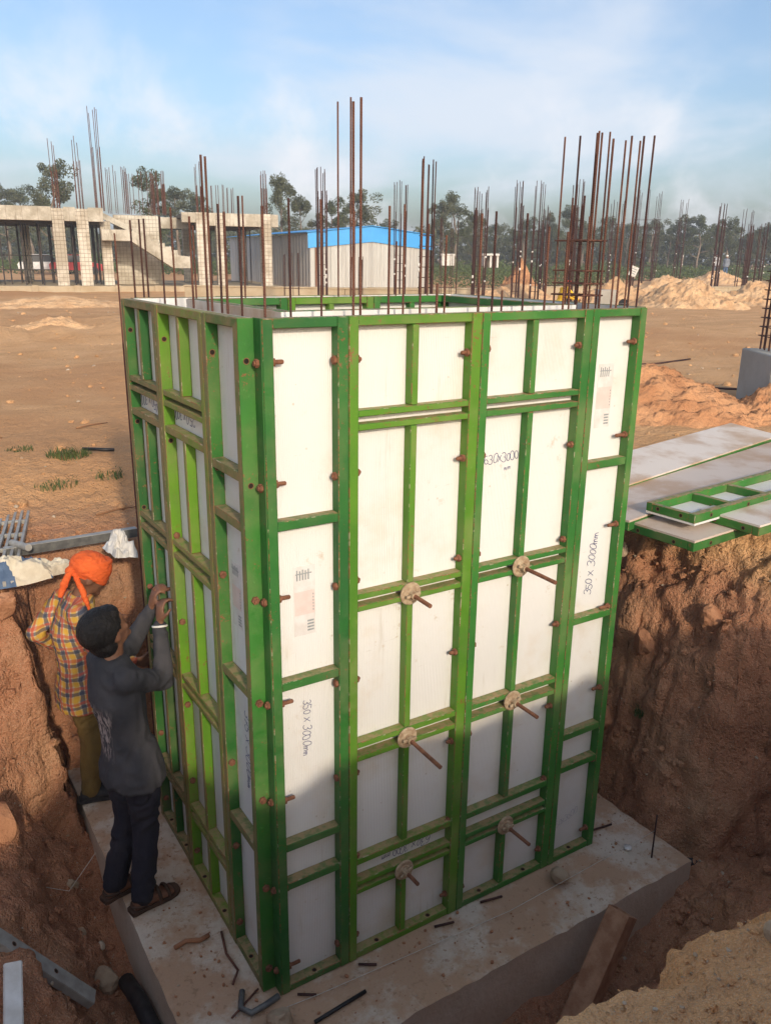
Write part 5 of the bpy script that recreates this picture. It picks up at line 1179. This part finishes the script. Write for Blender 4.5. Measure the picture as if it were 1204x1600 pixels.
# man reaching up to the left forms
GRP = 'men on the building site'
J2 = dict(pel=(-.355,.86,.85), chest=(-.395,.87,1.19), neck=(-.40,.875,1.405), head=(-.405,.885,1.53), rs=(-.38,.745,1.325), re=(-.165,.875,1.205), rw=(-.14,.955,1.455), ls=(-.435,1.0,1.33), le=(-.26,1.115,1.30), lw=(-.15,1.07,1.50),
          rk=(-.325,.815,.46), ra=(-.375,.79,.08), rt=(-.18,.83,.03), lk=(-.385,.93,.46), la=(-.475,.95,.08), lt=(-.31,1.0,.03))
p_, J, ff, fl, fu, hd = person('dark-haired man in charcoal shirt and navy trousers reaching up to a form bolt', J2, (.95,.30), GRP, M['charcoal'], M['navy'], 'sandal', face=(.78,.30,.42), curl=.85, wr=.009, slim=.86,
       grip={'r': ((.12,.18,.95),(.1,-.6,.2),(1,.2,0)), 'l': ((.22,-.15,.95),(.1,.6,.2),(1,.1,0))})
hb_ = MB(); Rm = Matrix((ff, fl, fu)).transposed()
hb_.ball(hd+fu*.040-ff*.028, (.106,.092,.096), Rm, 3); hb_.ball(hd-ff*.055-fu*.025, (.062,.080,.080), Rm, 3); rnd = random.Random(5)
hb_.ball(hd+ff*.040+fu*.070, (.050,.066,.034), Rm, 2)
remeshed(hb_, 'hair', M['hair'], p_, .006, 4, .004, 3, (90,90,25))
br = MB(); W = J['rw']; d = (J['rw']-J['re']).normalized(); a = d.orthogonal().normalized(); b = d.cross(a); br.tube([W+d*.004+(a*math.cos(q)+b*math.sin(q))*.034 for q in [2*math.pi*i/20 for i in range(21)]], .0055, 6); br.build('wristband', M['white_paint'], p_)
# the bolt he is turning
tg = thing('clamp_bolt', 'rusty bolt and nut held by the dark-haired man against the left forms', 'bolt', (-.085,1.06,1.60), (0,R(90),0))
MB().tube([(0,0,-.03),(0,0,.045)], .010, 8).build('shank', M['rust'], tg); MB().tube([(0,0,-.045),(0,0,-.03)], .021, 6).build('nut', M['rust'], tg)
# man in plaid shirt and orange turban
J1 = dict(pel=(-.365,1.885,.80), chest=(-.385,1.895,1.12), neck=(-.325,1.89,1.335), head=(-.255,1.885,1.435), rs=(-.375,1.735,1.265), re=(-.29,1.66,1.02), rw=(-.10,1.70,.93), ls=(-.395,2.055,1.26), le=(-.57,2.02,1.09), lw=(-.45,2.12,.93),
          rk=(-.35,1.80,.43), ra=(-.385,1.83,.08), rt=(-.20,1.80,.03), lk=(-.33,1.98,.43), la=(-.31,1.99,.08), lt=(-.13,1.97,.03))
p_, J, ff, fl, fu, hd = person('man in yellow plaid shirt, olive trousers and orange turban looking down', J1, (.97,-.12), GRP, M['plaid'], M['olive'], 'shoe', face=(.90,-.12,-.42), wr=.007, hem=.13, sleeve=.97, slim=.93)
tb = MB(); Rm = Matrix((ff, fl, fu)).transposed()
tb.ball(hd+fu*.050-ff*.014, (.118,.100,.088), Rm, 3)
for k in range(6):
    tl = -.35+.12*k; cx = hd+fu*(.020+.014*k)-ff*.012; a = (ff*math.cos(tl)+fu*math.sin(tl)); r1, r2 = .108-.004*k, .090-.004*k
    pts = [cx+a*math.cos(q)*r1+fl*math.sin(q)*r2 for q in [2*math.pi*i/24 for i in range(25)]]; tb.tube(pts, .0135, 6, False)
kn = hd-ff*.112-fl*(-.02)+fu*.0
tb.ball(kn, (.03,.036,.03), Rm, 2)
for (o, e, w) in ((fl*.045-ff*.02, -fu*.02-ff*.05+fl*.03-Vv((0,0,.12)), .018), (fl*.05+ff*.03, fl*.055+ff*.045-Vv((0,0,.17)), .014)):
    q0 = kn+o*.4; q1 = kn+o+e*.5; q2 = kn+o+e; tb.cap(q0,q1,w*.8,w*1.15,8); tb.cap(q1,q2,w*1.15,w*.7,8)
remeshed(tb, 'turban', M['orange'], p_, .005, 0, .005, 2, (22,22,60))
# the two far workers, the squatting man, and the one who stands on the near bank
def stand(p, F, s=1.0, arms=None):
    p = Vv(p); F = Vv((F[0],F[1],0)).normalized(); lat = Vv((F.y,-F.x,0)); U = Vv((0,0,1)); q = lambda f, l, z: tuple(p + F*f*s + lat*l*s + U*z*s)
    J = dict(pel=q(0,0,.92), chest=q(0,0,1.25), neck=q(.01,0,1.47), head=q(.03,0,1.60), rs=q(0,.18,1.38), re=q(-.02,.23,1.1), rw=q(.06,.22,.86), ls=q(0,-.18,1.38), le=q(-.02,-.23,1.1), lw=q(.06,-.22,.86), rk=q(.02,.1,.5), ra=q(-.02,.11,.08), rt=q(.2,.13,.03), lk=q(.06,-.1,.5), la=q(.05,-.11,.08), lt=q(.25,-.13,.03))
    if arms: J.update({k: q(*v) for k, v in arms.items()})
    return J
pa, pb = at(1116,431,62), at(1131,433,62)
mound('low bank of earth under the two far workers', (pa.x+pb.x)/2, (pa.y+pb.y)/2, 3.4, 2.6, pa.z-G0+.50, 31)
for pp, lb, tp, lg in ((pa,'far worker in white shirt beside the rebar cage','pale','slate'),(pb,'far worker in grey shirt, blue jeans and white helmet','slate','denim')):
    o, J, ff, fl, fu, hd = person(lb, stand((pp.x,pp.y,pp.z), (-.6,-.3), .92), (-.6,-.3), GRP, M[tp], M[lg], 'shoe', voxel=.022, wr=0)
    Rm = Matrix((ff, fl, fu)).transposed()
    if tp == 'slate': MB().ball(hd+fu*.045,(.125,.105,.09),Rm,2).build('helmet', M['white_paint'], o, True)
    else: MB().ball(hd+fu*.04-ff*.02,(.105,.095,.09),Rm,2).build('hair', M['hair'], o, True)
q = at(880, 478, 22.5); g_ = G0; F_ = Vv((.8,-.2,0)).normalized(); la_ = Vv((F_.y,-F_.x,0))
def qq(f, l, z): return (q.x+F_.x*f+la_.x*l, q.y+F_.y*f+la_.y*l, g_+z)
Js = dict(pel=qq(-.12,0,.42), chest=qq(-.02,0,.70), neck=qq(.03,0,.89), head=qq(.06,0,1.0), rs=qq(.0,.17,.81), re=qq(.2,.2,.62), rw=qq(.36,.12,.54), ls=qq(.0,-.17,.81), le=qq(.2,-.2,.62), lw=qq(.36,-.12,.54), rk=qq(.28,.12,.44), ra=qq(.06,.12,.08), rt=qq(.26,.13,.03), lk=qq(.28,-.12,.44), la=qq(.06,-.12,.08), lt=qq(.26,-.13,.03))
o, J, ff, fl, fu, hd = person('crouching man in yellow shirt and red head cloth beyond the right forms', Js, (F_.x,F_.y), GRP, M['yellow'], M['navy'], 'shoe', voxel=.014, wr=0, hem=.04)
Rm = Matrix((ff, fl, fu)).transposed(); MB().ball(hd+fu*.028,(.108,.092,.050),Rm,2).build('head_cloth', M['red'], o, True); MB().ball(hd+fu*.055,(.10,.086,.07),Rm,2).build('hair', M['hair'], o, True)
o, J, ff, fl, fu, hd = person('person standing on the near bank whose shadow falls on the dark-haired man', stand((-1.24,-3.16,h1(-1.24,-3.16)), (.35,.94), 1.0, dict(re=(.10,.26,1.12), rw=(.20,.12,1.36), le=(.10,-.26,1.12), lw=(.20,-.12,1.36))), (.35,.94), GRP, M['slate'], M['navy'], 'shoe', voxel=.016, wr=0)
MB().ball(hd+fu*.04-ff*.02,(.108,.096,.092),Matrix((ff,fl,fu)).transposed(),2).build('hair', M['hair'], o, True)

# ---------------------------------------------------------------- haze
hz = MB().box(-160,190,-40,190,-2.0,9.6).mesh('haze', bpy.data.materials.new('haze_air')); hm = hz.materials[0]; hm.use_nodes = True; nt = hm.node_tree; nt.nodes.clear()
ho = nt.nodes.new('ShaderNodeOutputMaterial'); hv = nt.nodes.new('ShaderNodeVolumePrincipled'); nt.links.new(hv.outputs[0], ho.inputs['Volume'])
hv.inputs['Color'].default_value = (0.86,0.90,0.95,1); hv.inputs['Density'].default_value = 0.0019; hv.inputs['Anisotropy'].default_value = 0.2
tag(link('haze', hz), 'thin pale haze in the air over the site', kind='stuff')
